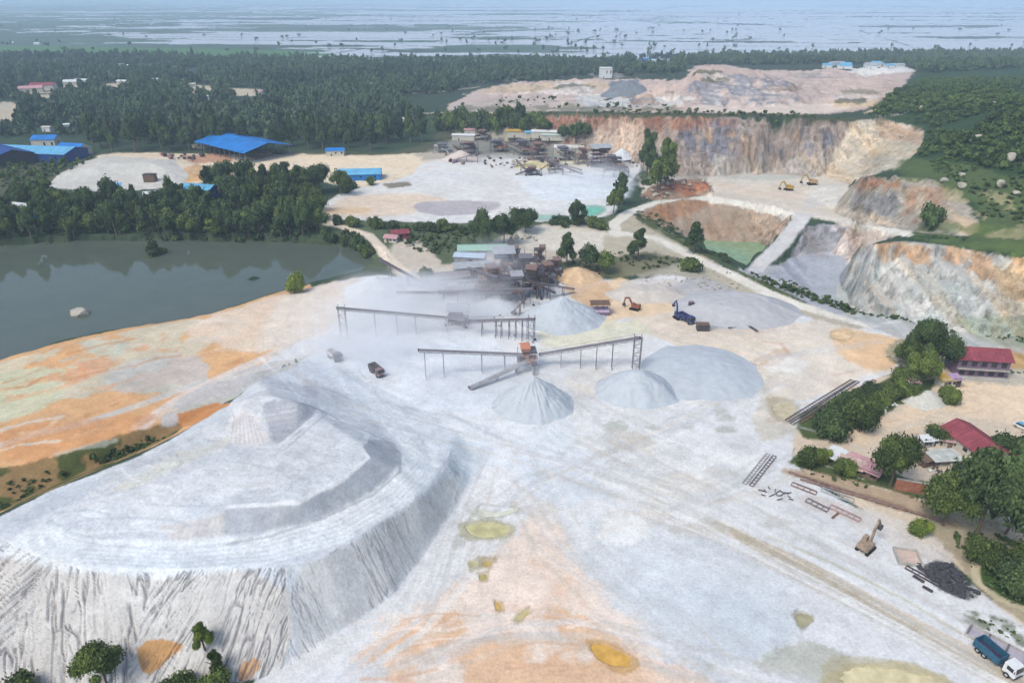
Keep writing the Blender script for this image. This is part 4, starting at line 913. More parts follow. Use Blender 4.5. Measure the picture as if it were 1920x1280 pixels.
def tree(px, py, hpx, wpx, kind='broad', lod=1, mat=None, label=None, name=None, group=None, var=None, trunkfrac=.25, rg=random):
    """tree whose foot is seen at (px, py); size in photograph pixels"""
    x, y, z = G(px, py); _, _, Zc = proj(x, y, z); t = (py-640)/F
    k = Zc/F; hh = hpx*k/(CP+t*0+.0)*1.0; hh = hpx*k/CP*.92; ww = wpx*k/2
    var = rg.randrange(5) if var is None else var; mat = mat or LEAF
    nm = name or {'broad': 'broadleaf_tree', 'tall': 'tall_tree', 'bush': 'bush'}[kind]
    root = empty(nm, (x, y, z-.1), rg.uniform(0, 6.28), label, 'bush' if kind == 'bush' else 'tree', group)
    cb = hh*trunkfrac if kind != 'bush' else 0
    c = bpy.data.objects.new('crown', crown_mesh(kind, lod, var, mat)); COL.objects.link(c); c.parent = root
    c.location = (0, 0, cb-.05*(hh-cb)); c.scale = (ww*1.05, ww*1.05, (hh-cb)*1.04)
    tk = (round(hh/3), kind == 'bush')
    if tk not in TR: TR[tk] = trunk_mesh(max(1.5, round(hh/3)*3)*(1 if kind != 'bush' else .7), .018*max(3, hh)+.05, tk[0], 3)
    tr = bpy.data.objects.new('trunk', TR[tk]); COL.objects.link(tr); tr.parent = root; tr.name = 'trunk' if kind != 'bush' else 'stem'
    return root
def inpoly(px, py, P):
    ins = False
    for k in range(len(P)):
        a, b = P[k], P[(k+1) % len(P)]
        if (a[1] > py) != (b[1] > py) and px < (b[0]-a[0])*(py-a[1])/(b[1]-a[1])+a[0]: ins = not ins
    return ins
def scatter_px(P, n, rg, mind=0):
    xs = [p[0] for p in P]; ys = [p[1] for p in P]; out = []; tr_ = 0
    while len(out) < n and tr_ < n*60:
        tr_ += 1; x = rg.uniform(min(xs), max(xs)); y = rg.uniform(min(ys), max(ys))
        if inpoly(x, y, P) and all(abs(x-a)+2*abs(y-b) > mind for a, b in out): out.append((x, y))
    return sorted(out, key=lambda p: p[1])
rg = random.Random(11)
T1 = [ # px, py(foot), height, width, kind, lod, material, label
 (1828,1012,190,158,'broad',0,LEAFD,'biggest dark green tree at the right, below the red gable roof'),
 (1768,985,110,100,'broad',0,LEAF,'tree with a drooping left side merging into the biggest tree, next to the brick wall'),
 (1885,1000,100,80,'broad',0,LEAFD,'low dense tree pressed against the lower right side of the biggest tree'),
 (1668,912,102,92,'broad',0,LEAF,'round green tree standing alone between the pink roofs and the brown brick wall'),
 (1552,818,66,86,'bush',0,LEAFD,'dark rounded tree at the left tip of the hedge beside the long steel ladders'),
 (1610,800,62,80,'bush',0,LEAF,'lighter green tree beside the dark one at the tip of the hedge'),
 (1722,722,64,66,'broad',0,LEAF,'round tree at the top end of the hedge above the small pink hut'),
 (1725,688,92,70,'broad',0,LEAFD,'tall dark tree left of the long red roofed building'),
 (1760,694,66,74,'broad',0,LEAFD,'wide dark tree touching the left wall of the long red roofed building'),
 (1700,690,50,60,'broad',0,LEAF,'lower tree on the rubble left of the tall dark tree'),
 (1512,874,54,56,'bush',0,LEAF,'dense bush at the left corner of the village, below the hedge'),
 (1538,868,40,40,'bush',0,LEAFY,'yellow green bush beside the white awning'),
 (1582,890,38,52,'bush',0,LEAF,'low bush in front of the pink roofed shacks'),
 (1905,860,62,96,'bush',0,LEAFD,'dense bush at the right edge, right of the red gable roof'),
 (1762,826,34,66,'bush',0,LEAF,'flat crowned bush left of the red gable roof'),
 (1775,755,44,50,'bush',0,LEAF,'bush in front of the little yellow hut'),
 (1905,1110,84,110,'bush',0,LEAFD,'large bush mass inside the curved path at the right edge'),
 (1862,1065,56,66,'bush',0,LEAF,'rounded bush at the head of the curved path'),
 (1840,1052,60,80,'bush',0,LEAF,'dark bush on the slope just below the biggest tree'),
 (1915,1065,60,60,'bush',0,LEAF,'bush at the right edge above the large bush mass'),
 (1720,1002,44,50,'bush',0,LEAFY,'pale scrub bush at the left foot of the big trees'),
 (200,1282,94,100,'broad',0,LEAF,'round tree at the bottom left in front of the furrowed slope'),
 (40,1310,64,110,'bush',0,LEAF,'bush cut by the bottom left corner of the photo'),
 (385,1218,72,52,'tall',0,LEAFY,'thin light green sapling on the furrowed slope'),
 (410,1262,64,44,'tall',0,LEAF,'second sapling lower down the furrowed slope, darker than the first'),
 (340,1310,56,90,'bush',0,LEAF,'left bush of the row along the bottom edge'),
 (405,1308,50,90,'bush',0,LEAF,'right bush of the row along the bottom edge'),
 (555,548,42,44,'bush',0,LEAFY,'bright green bush at the water edge of the orange bank'),
 (475,540,30,34,'bush',1,LEAFD,'small drowned bush standing alone out in the lake'),
 (296,492,44,62,'tall',1,LEAFD,'half drowned tree near the far shore of the lake'),
 (148,598,17,13,'bush',1,LEAFD,'little bush growing behind the rock in the lake'),
 (1062,500,68,48,'tall',0,LEAFD,'tall dark tree between the works and the haul road'),
 (1105,508,44,56,'broad',1,LEAFD,'broad tree right of the tall dark one beside the haul road'),
 (1135,512,36,50,'broad',1,LEAF,'lower tree at the right end of the group below the haul road'),
 (1195,488,62,48,'tall',0,LEAFD,'dark oval tree where the two haul roads meet'),
 (1300,476,62,54,'tall',0,LEAFD,'dark tree on the rim above the green pond'),
 (1290,506,34,60,'bush',1,LEAF,'low bush between the haul road and the grey stockpile'),
 (905,462,66,54,'broad',0,LEAFD,'left tree of the dark clump behind the dusty works'),
 (945,458,56,62,'broad',0,LEAFD,'middle tree of the dark clump behind the dusty works'),
 (985,436,44,66,'broad',0,LEAFD,'right tree of the dark clump behind the dusty works'),
 (1082,424,46,44,'broad',1,LEAFD,'dark tree beside the turquoise pond'),
 (1120,428,26,50,'bush',1,LEAF,'low bush below the turquoise pond'),
 (1212,335,92,46,'tall',0,LEAFD,'tallest dark tree standing before the long quarry wall'),
 (1248,345,84,56,'tall',0,LEAF,'tall tree right of the tallest one before the long quarry wall'),
 (1232,362,60,56,'broad',1,LEAF,'broader tree in front of the two tall trees by the quarry wall'),
 (1165,385,62,50,'tall',1,LEAFD,'feathery tree at the right edge of the upper yard'),
 (1150,400,40,44,'broad',1,LEAF,'light tree below the feathery one by the upper yard'),
 (800,527,32,38,'bush',1,LEAF,'bush on the spit of land between the road and the dusty works'),
 (600,362,48,56,'broad',0,LEAFD,'left tree of the thicket beside the light blue roofed hut'),
 (640,366,44,50,'broad',1,LEAF,'tree in front of the light blue roofed hut'),
 (1745,425,50,56,'bush',1,LEAFD,'dark bush in the cleft of the orange rock outcrop'),
 (1480,-1,0,0,'bush',1,LEAFD,''),
]
for px, py, h, w_, kd, lod, mt, lb in T1:
    if py > 0: tree(px, py, h, w_, kd, lod, mt, lb, rg=rg)
def belt_trees(P, n, hr, wr, kinds, label, group, lod=1, mind=10, mats=(LEAF, LEAFD), cat=None):
    for px, py in scatter_px(P, n, rg, mind):
        tree(px, py, rg.uniform(*hr), rg.uniform(*wr), rg.choice(kinds), lod, rg.choice(mats), label, group=group, rg=rg)
belt_trees([(-40,385),(110,392),(250,394),(330,386),(400,350),(450,345),(560,345),(590,380),(600,442),(560,450),(420,450),(250,446),(120,448),(-40,455)], 125, (34,60), (34,54), ('broad','broad','tall'), 'one of the dark green trees crowding the far shore of the lake', 'trees along the far shore of the lake', mind=20, mats=(LEAFD, LEAFD, LEAF))
belt_trees([(170,288),(300,285),(560,283),(780,280),(800,262),(560,266),(300,266),(170,272)], 44, (44,66), (30,46), ('tall','tall','broad'), 'one of the tall trees lining the front edge of the forest', 'trees along the front edge of the forest', mind=18, mats=(LEAFD,))
belt_trees([(820,235),(900,228),(1000,236),(1060,255),(1100,262),(1080,275),(1000,250),(900,248),(830,250)], 30, (26,38), (26,40), ('broad','bush'), 'one of the trees screening the upper works from the quarry wall', 'trees behind the upper works', mind=14, mats=(LEAFD, LEAF))
belt_trees([(620,425),(740,432),(880,440),(1000,425),(1120,424),(1120,414),(1000,424),(870,430),(740,424),(620,418)], 22, (16,26), (24,40), ('bush',), 'one of the low bushes on the bank below the upper yard', 'bushes below the upper yard', mind=14)
belt_trees([(1530,800),(1560,775),(1640,735),(1700,712),(1710,735),(1640,775),(1560,812)], 16, (26,38), (44,60), ('bush',), 'one of the bushes making up the hedge beside the long steel ladders', 'bushes in the hedge by the steel ladders', lod=0, mind=22, mats=(LEAF, LEAFD))
belt_trees([(610,448),(660,450),(700,478),(690,488),(672,470),(630,456)], 10, (20,30), (28,40), ('bush',), 'one of the bushes on the green spit at the right end of the lake', 'bushes on the spit by the lake', mind=14)
belt_trees([(640,352),(700,345),(720,340),(640,364)], 5, (14,22), (26,36), ('bush',), 'one of the low bushes in front of the light blue hut', 'bushes before the light blue hut')
# masses nobody could count
def mass(name, pts, nvar, kinds, mat, lodq):
    r = np.random.RandomState(7); base = [crown_arrays(lodq[0], lodq[1], lodq[2], 500+i, kinds[i % len(kinds)], True) for i in range(nvar)]
    VV = []; QQ = []; TT = []; k = 0
    for (x, y, z, hh, ww) in pts:
        V, Q_, T = base[r.randint(nvar)]; a = r.uniform(0, 6.28); c, s_ = math.cos(a), math.sin(a)
        P = np.stack([(V[:, 0]*c-V[:, 1]*s_)*ww+x, (V[:, 0]*s_+V[:, 1]*c)*ww+y, V[:, 2]*hh+z], 1)
        VV.append(P); QQ.append(Q_+k); TT.append(T+r.uniform(-.25, .35)+.5*float(fbm(np.array([x/90]), np.array([y/90]), 8, 2)[0])); k += len(V)
    o = bpy.data.objects.new(name, quads_mesh(name, np.concatenate(VV), np.concatenate(QQ), np.concatenate(TT), mat)); COL.objects.link(o); tag(o, kind='stuff'); return o
def world_scatter(P, spacing, rgs, ex=()):
    pw = [G(*p)[:2] for p in P]; xs = [p[0] for p in pw]; ys = [p[1] for p in pw]; out = []
    nx = int((max(xs)-min(xs))/spacing)+1; ny = int((max(ys)-min(ys))/spacing)+1
    for i in range(nx):
        for j in range(ny):
            x = min(xs)+(i+rgs.random())*spacing; y = min(ys)+(j+rgs.random())*spacing
            if not inpoly(x, y, pw): continue
            z = hz(x, y); px, py, _ = proj(x, y, z)
            if any(inpoly(px, py, e) for e in ex): continue
            out.append((x, y, z))
    return out
clear = [[(35,168),(110,162),(118,186),(45,194)],[(112,148),(168,146),(162,174),(118,176)],[(188,156),(248,153),(242,175),(198,175)],[(342,156),(402,160),(392,182),(356,180)],[(412,163),(494,166),(498,186),(436,184)],[(-40,188),(38,190),(42,230),(15,240),(-40,232)],[(283,146),(302,146),(302,168),(283,170)],[(338,138),(384,140),(364,150)],[(60,240),(170,236),(170,250),(60,252)],[(1120,128),(1150,128),(1150,150),(1120,150)],[(375,245),(535,245),(535,300),(375,300)],[(-40,255),(165,258),(165,300),(-40,305)],[(1190,112),(1260,112),(1260,128),(1190,128)],[(690,112),(726,112),(722,126),(692,122)],[(200,235),(215,235),(215,262),(200,262)]]
r7 = random.Random(77)
fp = world_scatter([(-150,262),(170,268),(560,266),(790,262),(800,225),(760,212),(760,178),(830,178),(900,160),(1000,152),(1120,142),(1280,138),(1280,108),(1100,113),(900,118),(640,116),(300,106),(-250,104)], 10.5, r7, clear)
fp = [(x, y, z, r7.choice((6,8,10,12,15))*r7.uniform(.8,1.15), r7.uniform(4.2, 8.5)) for x, y, z in fp if vn(x/70, y/70, 7) > .22]
fr2 = world_scatter([(1290,124),(1500,122),(1600,120),(1700,124),(1730,140),(2100,130),(2100,100),(1700,103),(1290,108)], 11, r7)
fp += [(x, y, z, r7.uniform(8, 15), r7.uniform(4.5, 7.5)) for x, y, z in fr2]
print('forest', len(fp))
LEAFF = leaf_mat('forest_leaves', (40,56,46), (84,104,72))
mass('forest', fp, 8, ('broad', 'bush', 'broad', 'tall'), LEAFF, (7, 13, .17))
# scrub over the hillside, banks and verges
sp = []
def scr(P, spacing, h, w_, thr=.0, ns=25, ex=()):
    for x, y, z in world_scatter(P, spacing, r7, ex):
        if vn(x/ns, y/ns, 19) > thr:
            s = r7.random()**2; sp.append((x, y, z-.1, h[0]+(h[1]-h[0])*s, w_[0]+(w_[1]-w_[0])*s))
scr([(1740,150),(1960,150),(2060,300),(2000,370),(1900,330),(1790,300),(1720,300),(1745,240),(1720,215),(1640,215),(1700,165)], 3.6, (1.2,6), (1.6,4.6), .14)
scr([(1700,300),(1790,300),(1900,330),(2000,370),(1990,470),(1860,462),(1740,445),(1845,440),(1835,385),(1780,335)], 3.1, (.5,2.2), (.8,2.8), .34)
scr([(1640,222),(1735,236),(1750,225),(1700,208),(1620,212)], 6, (1,3), (1.5,3.5), .2)
scr([(1000,214),(1200,216),(1440,219),(1590,225),(1590,221),(1440,214),(1200,210),(1000,208)], 6, (1,4), (1.5,3.5), .35)
scr([(830,212),(1000,206),(1280,200),(1280,185),(1000,185),(860,195)], 9, (1.5,5), (1.6,3.5), .55)
scr([(1205,402),(1240,432),(1320,472),(1430,530),(1520,565),(1600,590),(1700,604),(1790,625),(1790,615),(1700,598),(1600,580),(1520,551),(1420,514),(1320,468),(1250,430)], 2.0, (.5,1.8), (.7,1.8), .3, 12)
scr([(1190,400),(1215,392),(1290,440),(1330,470),(1300,462),(1240,428)], 3.5, (.8,2.2), (1,2.2), .3, 12)
scr([(1060,490),(1160,475),(1280,485),(1270,500),(1180,512),(1100,518)], 3.2, (.6,2), (.8,2), .35, 14)
scr([(720,425),(900,442),(880,470),(800,500),(760,470)], 3.5, (.8,3), (1,2.6), .3, 16)
scr([(-60,925),(0,905),(150,868),(260,822),(340,796),(330,812),(240,855),(100,912),(0,958)], 1.7, (.4,1.5), (.5,1.3), .55, 9)
scr([(1500,795),(1560,760),(1700,700),(1700,740),(1560,818)], 2.2, (.6,2.2), (.8,1.8), .2, 12)
scr([(1500,860),(1700,905),(1800,960),(1720,940),(1500,885)], 2.0, (.4,1.4), (.5,1.3), .4, 10)
scr([(1800,1000),(1880,1000),(1930,1040),(1860,1050),(1820,1060),(1780,1020)], 2.0, (.6,2), (.8,2), .1, 12)
scr([(1835,1090),(1860,1040),(1990,1030),(1990,1150),(1880,1125)], 1.8, (.5,1.8), (.7,1.8), .1, 10)
scr([(100,905),(240,852),(330,806),(335,798),(240,840),(110,892)], 1.5, (1.2,3.2), (1.0,2.0), .5, 8)
scr([(1790,1145),(1860,1155),(1930,1185),(1920,1205),(1860,1190)], 1.5, (.2,.7), (.4,.9), .4, 6)
scr([(1870,690),(1990,700),(1990,725),(1890,712)], 2.6, (.6,2), (.8,1.8), .45, 10)
scr([(-60,452),(100,447),(250,444),(420,449),(560,449),(600,430),(590,385),(440,350),(400,365),(300,385),(100,380),(-60,370)], 4.6, (1.5,6), (2,4.5), .12, 30)
scr([(1345,484),(1440,530),(1600,592),(1600,580),(1440,520),(1360,480)], 1.8, (.8,2.6), (.9,2.2), .15, 12)
scr([(1200,378),(1210,352),(1262,338),(1200,335)], 3, (1.5,5), (1.5,3.5), .3, 14)
scr([(0,380),(0,300),(180,300),(90,345),(110,356),(0,356)], 6, (1.5,6), (2,4.5), .25, 30)
scr([(1780,620),(1960,650),(1960,640),(1790,612)], 2, (.4,1.4), (.6,1.3), .4, 10)
print('scrub', len(sp))
LEAFU = leaf_mat('scrub_leaves', (46,62,36), (86,108,56))
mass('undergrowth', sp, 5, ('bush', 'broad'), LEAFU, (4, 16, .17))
# lone trees of the flooded plain
pl = []
for k in range(190):
    px = r7.uniform(-80, 2000); py = 20+r7.random()**.8*88
    if vn(px/160, py/9, 5) < .42: continue
    x, y, z = G(px, py); pl.append((x, y, -3.2, r7.uniform(6, 11), r7.uniform(4, 9)))
for k in range(60):
    px = r7.gauss(1100, 160); py = r7.uniform(52, 104); x, y, z = G(px, py); pl.append((x, y, -3.2, r7.uniform(6, 12), r7.uniform(4, 7)))
mass('plain_trees', pl, 4, ('broad', 'tall'), LEAFD, (5, 10, .2))
# ------------------------------------------------------------------ buildings
def window_part(parent, x, y, z, w_, h, rz, n=0):
    m = MB(); m.box(x, y, z, w_, .12, h, rz); return m.build('window', glass, parent)
def house(px, py, w_, d, h, roofm, wallm, rz=0, label='', cat='house', name='house', group=None, pitch=.35, style='gable', wins=2, over=.5, simple=False, zoff=0.0):
    """w_ along local x (ridge direction), d across; wall height h"""
    x, y, z = G(px, py) if not isinstance(px, tuple) else px
    root = empty(name, (x, y, z-.1+zoff), rz, label, cat, group)
    if style != 'open':
        m = MB(); m.box(0, 0, 0, w_, d, h)
        if style == 'gable':
            rh = d/2*pitch; m.prism([(-d/2, h), (d/2, h), (0, h+rh)], w_-.02)
            mm = MB(); mm.box(0, 0, 0, w_, d, h)
            # gable triangles: profile lies across y, so rotate it
            v = []
            for sx in (-w_/2+.01, w_/2-.01): v += [(sx, -d/2, h), (sx, d/2, h), (sx, 0, h+rh)]
            mm.add(v, [(0,1,2),(3,5,4),(0,3,4,1),(1,4,5,2),(2,5,3,0)]); m = mm
        m.build('wall', wallm, root)
    else:
        for sx in np.linspace(-w_/2+.4, w_/2-.4, max(2, int(w_/7)+1)):
            for sy in (-d/2+.4, d/2-.4):
                p = MB(); p.box(sx, sy, 0, .35, .35, h); p.build('post', steel, root)
    rm = MB()
    if style in ('gable', 'open'):
        rh = d/2*pitch; o_ = over; th = .14
        for sg in (-1, 1):
            rm.sheet([(-w_/2-o_, 0, h+rh+.03), (w_/2+o_, 0, h+rh+.03), (w_/2+o_, sg*(d/2+o_), h-pitch*o_+.03), (-w_/2-o_, sg*(d/2+o_), h-pitch*o_+.03)], th)
        for xx in np.arange(-w_/2-o_+.5, w_/2+o_, 1.2 if w_ < 25 else 3.0):       # sheet laps
            for sg in (-1, 1):
                rm.beam((xx, 0, h+rh+th+.05), (xx, sg*(d/2+o_), h-pitch*o_+th+.05), .10, .07)
    else:
        rm.sheet([(-w_/2-over, -d/2-over, h-.2), (w_/2+over, -d/2-over, h-.2), (w_/2+over, d/2+over, h+d*pitch*.5), (-w_/2-over, d/2+over, h+d*pitch*.5)], .12)
        for xx in np.arange(-w_/2, w_/2, 1.5): rm.beam((xx, -d/2-over, h-.05), (xx, d/2+over, h+d*pitch*.5+.15), .08, .06)
    rm.build('roof', roofm, root)
    if style != 'open':
        m = MB(); m.box(-w_*.2, -d/2-.03, 0, min(1.1, w_*.25), .10, min(2.1, h*.85)); dd_ = m.build('door', timber, root)
        if not simple:
            for k in range(wins):
                window_part(root, w_*(.05+.33*k/max(1, wins-1)) if wins > 1 else w_*.2, -d/2-.03, h*.45, min(1.3, w_*.18), h*.3, 0)
            window_part(root, w_/2+.03, 0, h*.45, 1.2, h*.3, math.pi/2)
    return root
# big blue shed and the other blue roofs
bsh = house((-199, 517, 0), None, 64, 36, 8, bluep, plaster, R(-40), 'biggest bright blue roofed open shed at the edge of the forest', 'shed', 'industrial_shed', pitch=.22, style='open', over=2)
m = MB(); m.box(-18, 4, 0, 16, 9, 3.4); m.build('store_room', plaster, bsh)
m = MB(); m.box(14, 0, 0, 20, 16, 1.6, .1); m.box(20, 4, 1.6, 9, 8, 1.5, .4); m.build('stacked_goods', timber, bsh)
house(380, 277, 12, 9, 4, bluel, plaster, R(-20), 'small pale blue hut tucked against the left end of the biggest blue shed', 'hut', 'hut')
house(78, 297, 58, 24, 6, bluel, blued, R(-8), 'long light blue roofed shed at the left edge of the photo', 'shed', 'industrial_shed', pitch=.25)
house(8, 303, 44, 26, 7, blued, M('dark_wall', (60,56,70)), R(-38), 'dark blue roofed shed cut by the left edge, before the long light blue one', 'shed', 'industrial_shed', pitch=.3)
house(92, 279, 17, 12, 8, bluep, plaster, R(5), 'small bright blue roof standing up behind the long light blue shed', 'shed', 'shed', pitch=.4)
house(142, 290, 20, 12, 6, bluep, plaster, R(-15), 'bright blue roof at the right end of the long light blue shed', 'shed', 'shed', pitch=.4)
house(630, 291, 13, 8, 4, bluep, plaster, R(4), 'little blue roofed hut before the forest, right of the biggest blue shed', 'hut', 'hut')
house(675, 334, 27, 14, 4, bluel, bluep, R(6), 'light blue roofed hut on the left side of the upper yard, behind a thicket', 'hut', 'hut', pitch=.3)
house(380, 380, 19, 10, 6, bluel, blued, R(-14), 'blue roofed house among the trees of the far lake shore', 'house', 'house', zoff=3, pitch=.35)
house(56, 418, 16, 8, 5, white, bluel, R(-20), 'white roofed house among the trees near the left edge of the lake', 'house', 'house', zoff=4)
house(290, 392, 7, 6, 4, white, plaster, .4, 'tiny white hut among the trees left of the blue roofed house', 'hut', 'hut', zoff=5)
house(222, 372, 6, 5, 3, bluel, plaster, .4, 'tiny pale turquoise roof in front of the big white stockpile', 'hut', 'hut', zoff=5)
house(750, 445, 8, 6, 3, redp, redp, .3, 'small crimson hut beside the road along the right end of the lake', 'hut', 'hut')
house(735, 452, 6, 5, 2.4, pink, plaster, -.2, 'small pale pink hut just left of the crimson hut', 'hut', 'hut')
house(905, 476, 22, 8, 3.2, M('pale_green_sheet', (170,206,190), .6, 0, .1, .4), plaster, .05, 'pale green roof behind the dusty works, below the dark clump of trees', 'shed', 'shed', pitch=.2)
house(1135, 146, 15, 10, 12, white, white, .05, 'white block house standing alone before the forest, above the grey mound', 'house', 'block_house', style='shed', pitch=.05)
for px, py, s, rm_, wl, lb in [(62,178,24,pink,plaster,'long pale pink roof in the left clearing of the forest'),(84,172,26,redp,plaster,'dull red roof behind the pale pink one in the left forest clearing'),
    (140,165,20,white,plaster,'white house, largest in the clearing near the top left'),(155,160,14,white,white,'white house, right of the largest one in the clearing near the top left'),
    (125,248,7,white,white,'little white hut alone in the dark forest above the blue roofs'),(92,253,7,plaster,white,'cream hut left of the lone white one above the blue roofs'),(208,248,9,white,white,'bright white hut at the forest edge above the white stockpile'),(176,256,14,greyroof,plaster,'grey roofed house left of the bright white hut at the forest edge'),
    (240,131,14,white,white,'white house farthest back in the left forest'),(228,128,8,greyroof,white,'grey house left of the farthest white house'),(232,162,13,white,plaster,'flat white house in the middle of the left forest'),(294,158,10,white,white,'tall white house in a narrow clearing of the forest'),
    (360,168,10,plaster,plaster,'cream house on the left bare patch in the forest'),(388,192,6,white,white,'white hut below the left bare patch in the forest'),(488,182,12,pink,plaster,'pink roofed house at the right end of the long bare patch in the forest'),
    (700,121,20,white,white,'long white roof in the forest, nearest the water'),(818,122,16,white,white,'white roof in the forest right of the nearest one to the water'),(893,122,10,greyroof,white,'small grey roof deep in the forest belt'),(697,168,12,greyroof,white,'low white roof in the middle of the forest'),
    (20,82,14,white,white,'left one of two white huts in the green fields'),(71,84,16,white,white,'right one of two white huts in the green fields'),
    (1200,121,16,blued,white,'dark blue roof at the forest edge near the flooded fields'),(1216,119,14,bluep,white,'bright blue roof beside the dark blue one at the forest edge'),(1224,121,8,white,white,'white hut right of the two blue roofs at the forest edge'),(1178,123,9,plaster,white,'cream hut left of the two blue roofs at the forest edge'),
    (765,238,12,plaster,plaster,'cream roofed house at the edge of the forest above the upper works')]:
    house(px, py, s, s*.55, 3.6 if s < 20 else 5, rm_, wl, random.Random(px).uniform(-.5, .5), lb, 'house', 'house', group='small houses in and beyond the forest', simple=True, zoff=3 if py > 115 else 0)
rv = random.Random(3)
for k in range(9):
    house(1548+rv.uniform(0, 150), 121+rv.uniform(0, 8), rv.uniform(10, 22), 9, 4, rv.choice([white, greyroof, bluel]), white, rv.uniform(-.3, .3), 'one of the pale roofs strung along the far edge of the pink quarry', 'house', 'house', group='roofs at the far edge of the pink quarry', simple=True)
# village on the right
b = house(1826, 696, 14.6, 8, 6.4, redp, purple, R(-8), 'long two storey building with a crimson roof, grey violet front and balcony rail', 'building', 'long_house', pitch=.5, wins=0, over=.7)
for k in range(5):
    for z in (1.0, 4.0): window_part(b, -5.6+2.8*k, -4.05, z, 1.5, 1.5, 0)
m = MB(); m.box(0, -4.5, 3.05, 14.9, 1.2, .16); m.build('balcony', concrete, b)
m = MB(); m.box(0, -5.05, 4.0, 14.9, .07, .07); [m.box(-7.4+k*1.23, -5.05, 3.2, .06, .06, .85) for k in range(13)]; m.build('railing', steel, b)
m = MB(); m.box(0, -5.1, 0, 14.9, 2.2, .5); m.build('terrace', concrete, b)
a_ = ang((1757,828), (1848,838))
rh_ = house(1828, 846, 15, 8.6, 3.2, redp, plaster, ang((1800,790), (1862,832)), 'crimson gable roofed house half hidden by the biggest tree', 'house', 'house', pitch=.45, wins=3)
house(1786, 834, 5.5, 3.6, 2.2, pink, plaster, -.35, 'small hut with a faded pink roof left of the crimson gable', 'hut', 'hut', style='shed', pitch=.2)
house(1618, 884, 7.5, 4.6, 2.3, pink, timber, -.75, 'shack with a pink sheet roof left of the lone round tree', 'shack', 'shack', style='shed', pitch=.15)
house(1593, 880, 5, 3.5, 2.2, M('pale_pink_sheet', (214,186,176), .7, 0, .2, .6), timber, -.6, 'shack with a cream pink roof, left neighbour of the pink sheet one', 'shack', 'shack', style='shed', pitch=.15)
house(1562, 862, 5.5, 3.2, 2.2, white, timber, .7, 'white awning on posts beside the yellow green bush', 'awning', 'awning', style='open', pitch=.15)
house(1770, 722, 4.2, 3.4, 3.0, yellowp, plaster, .05, 'little yellowish hut above the white rubble heap', 'hut', 'hut', style='shed', pitch=.1)
house(1786, 722, 2.6, 2.8, 3.0, M('lilac_sheet', (190,164,196), .6, 0, .1, .5), darkm, .05, 'narrow lilac hut right of the little yellowish one', 'hut', 'hut', style='shed', pitch=.1)
house(1706, 730, 3.2, 3.0, 3.0, pink, purple, .1, 'small pink hut half swallowed by the hedge', 'hut', 'hut', style='shed', pitch=.15)
house(1765, 866, 7, 4.2, 2.2, M('pale_sheet', (206,208,202), .7, 0, .2, .5), timber, .1, 'pale flat sheet roof in the yard between the trees', 'shelter', 'shelter', style='open', pitch=.06)
house(1733, 868, 3.6, 3, 2.2, timber, timber, .3, 'brown shack left of the pale flat sheet roof', 'shack', 'shack', style='shed', pitch=.12)
house(1750, 832, 2.2, 2, 2.3, white, white, .1, 'small white cabin on the left side of the village yard, right one of the pair', 'cabin', 'cabin', style='shed', pitch=.05)
house(1731, 836, 2.2, 2, 2.6, white, greyroof, .1, 'small white cabin on the left side of the village yard, left one of the pair', 'cabin', 'cabin', style='shed', pitch=.05)
# brick compound wall
x, y, z = G(1725, 925); wr = empty('brick_wall', (x, y, z-.1), R(-18), 'brown brick wall with a pale coping between two trees', 'wall')
m = MB(); m.box(0, 0, 0, 11, .35, 3.0); [m.box(-5.4+k*3.6, -.05, 0, .5, .5, 3.1) for k in range(4)]; m.build('wall_panel', brick, wr)
m = MB(); m.box(0, 0, 3.12, 11.3, .6, .14); m.build('coping', concrete, wr)
# purple and white pump house on the orange ground
ph = empty('pump_house', G(1124, 588), .03, 'open frame hut with a violet and white base on the orange ground', 'hut')
m = MB(); m.box(0, 0, -.2, 7, 4.2, 1.6); m.build('base', purple, ph); m = MB(); m.box(0, -.1, 1.42, 6.6, 4.0, .7); m.build('wall', M('lilac_wall', (214,196,222)), ph)
for sx in (-3.2, -1, 1.2, 3.2):
    for sy in (-1.8, 1.8): m = MB(); m.box(sx, sy, 2.1, .16, .16, 2.3); m.build('post', darkm, ph)
m = MB(); m.box(0, 0, 4.4, 7.2, 4.6, .16); m.build('roof', M('brown_sheet', (120,96,84)), ph)
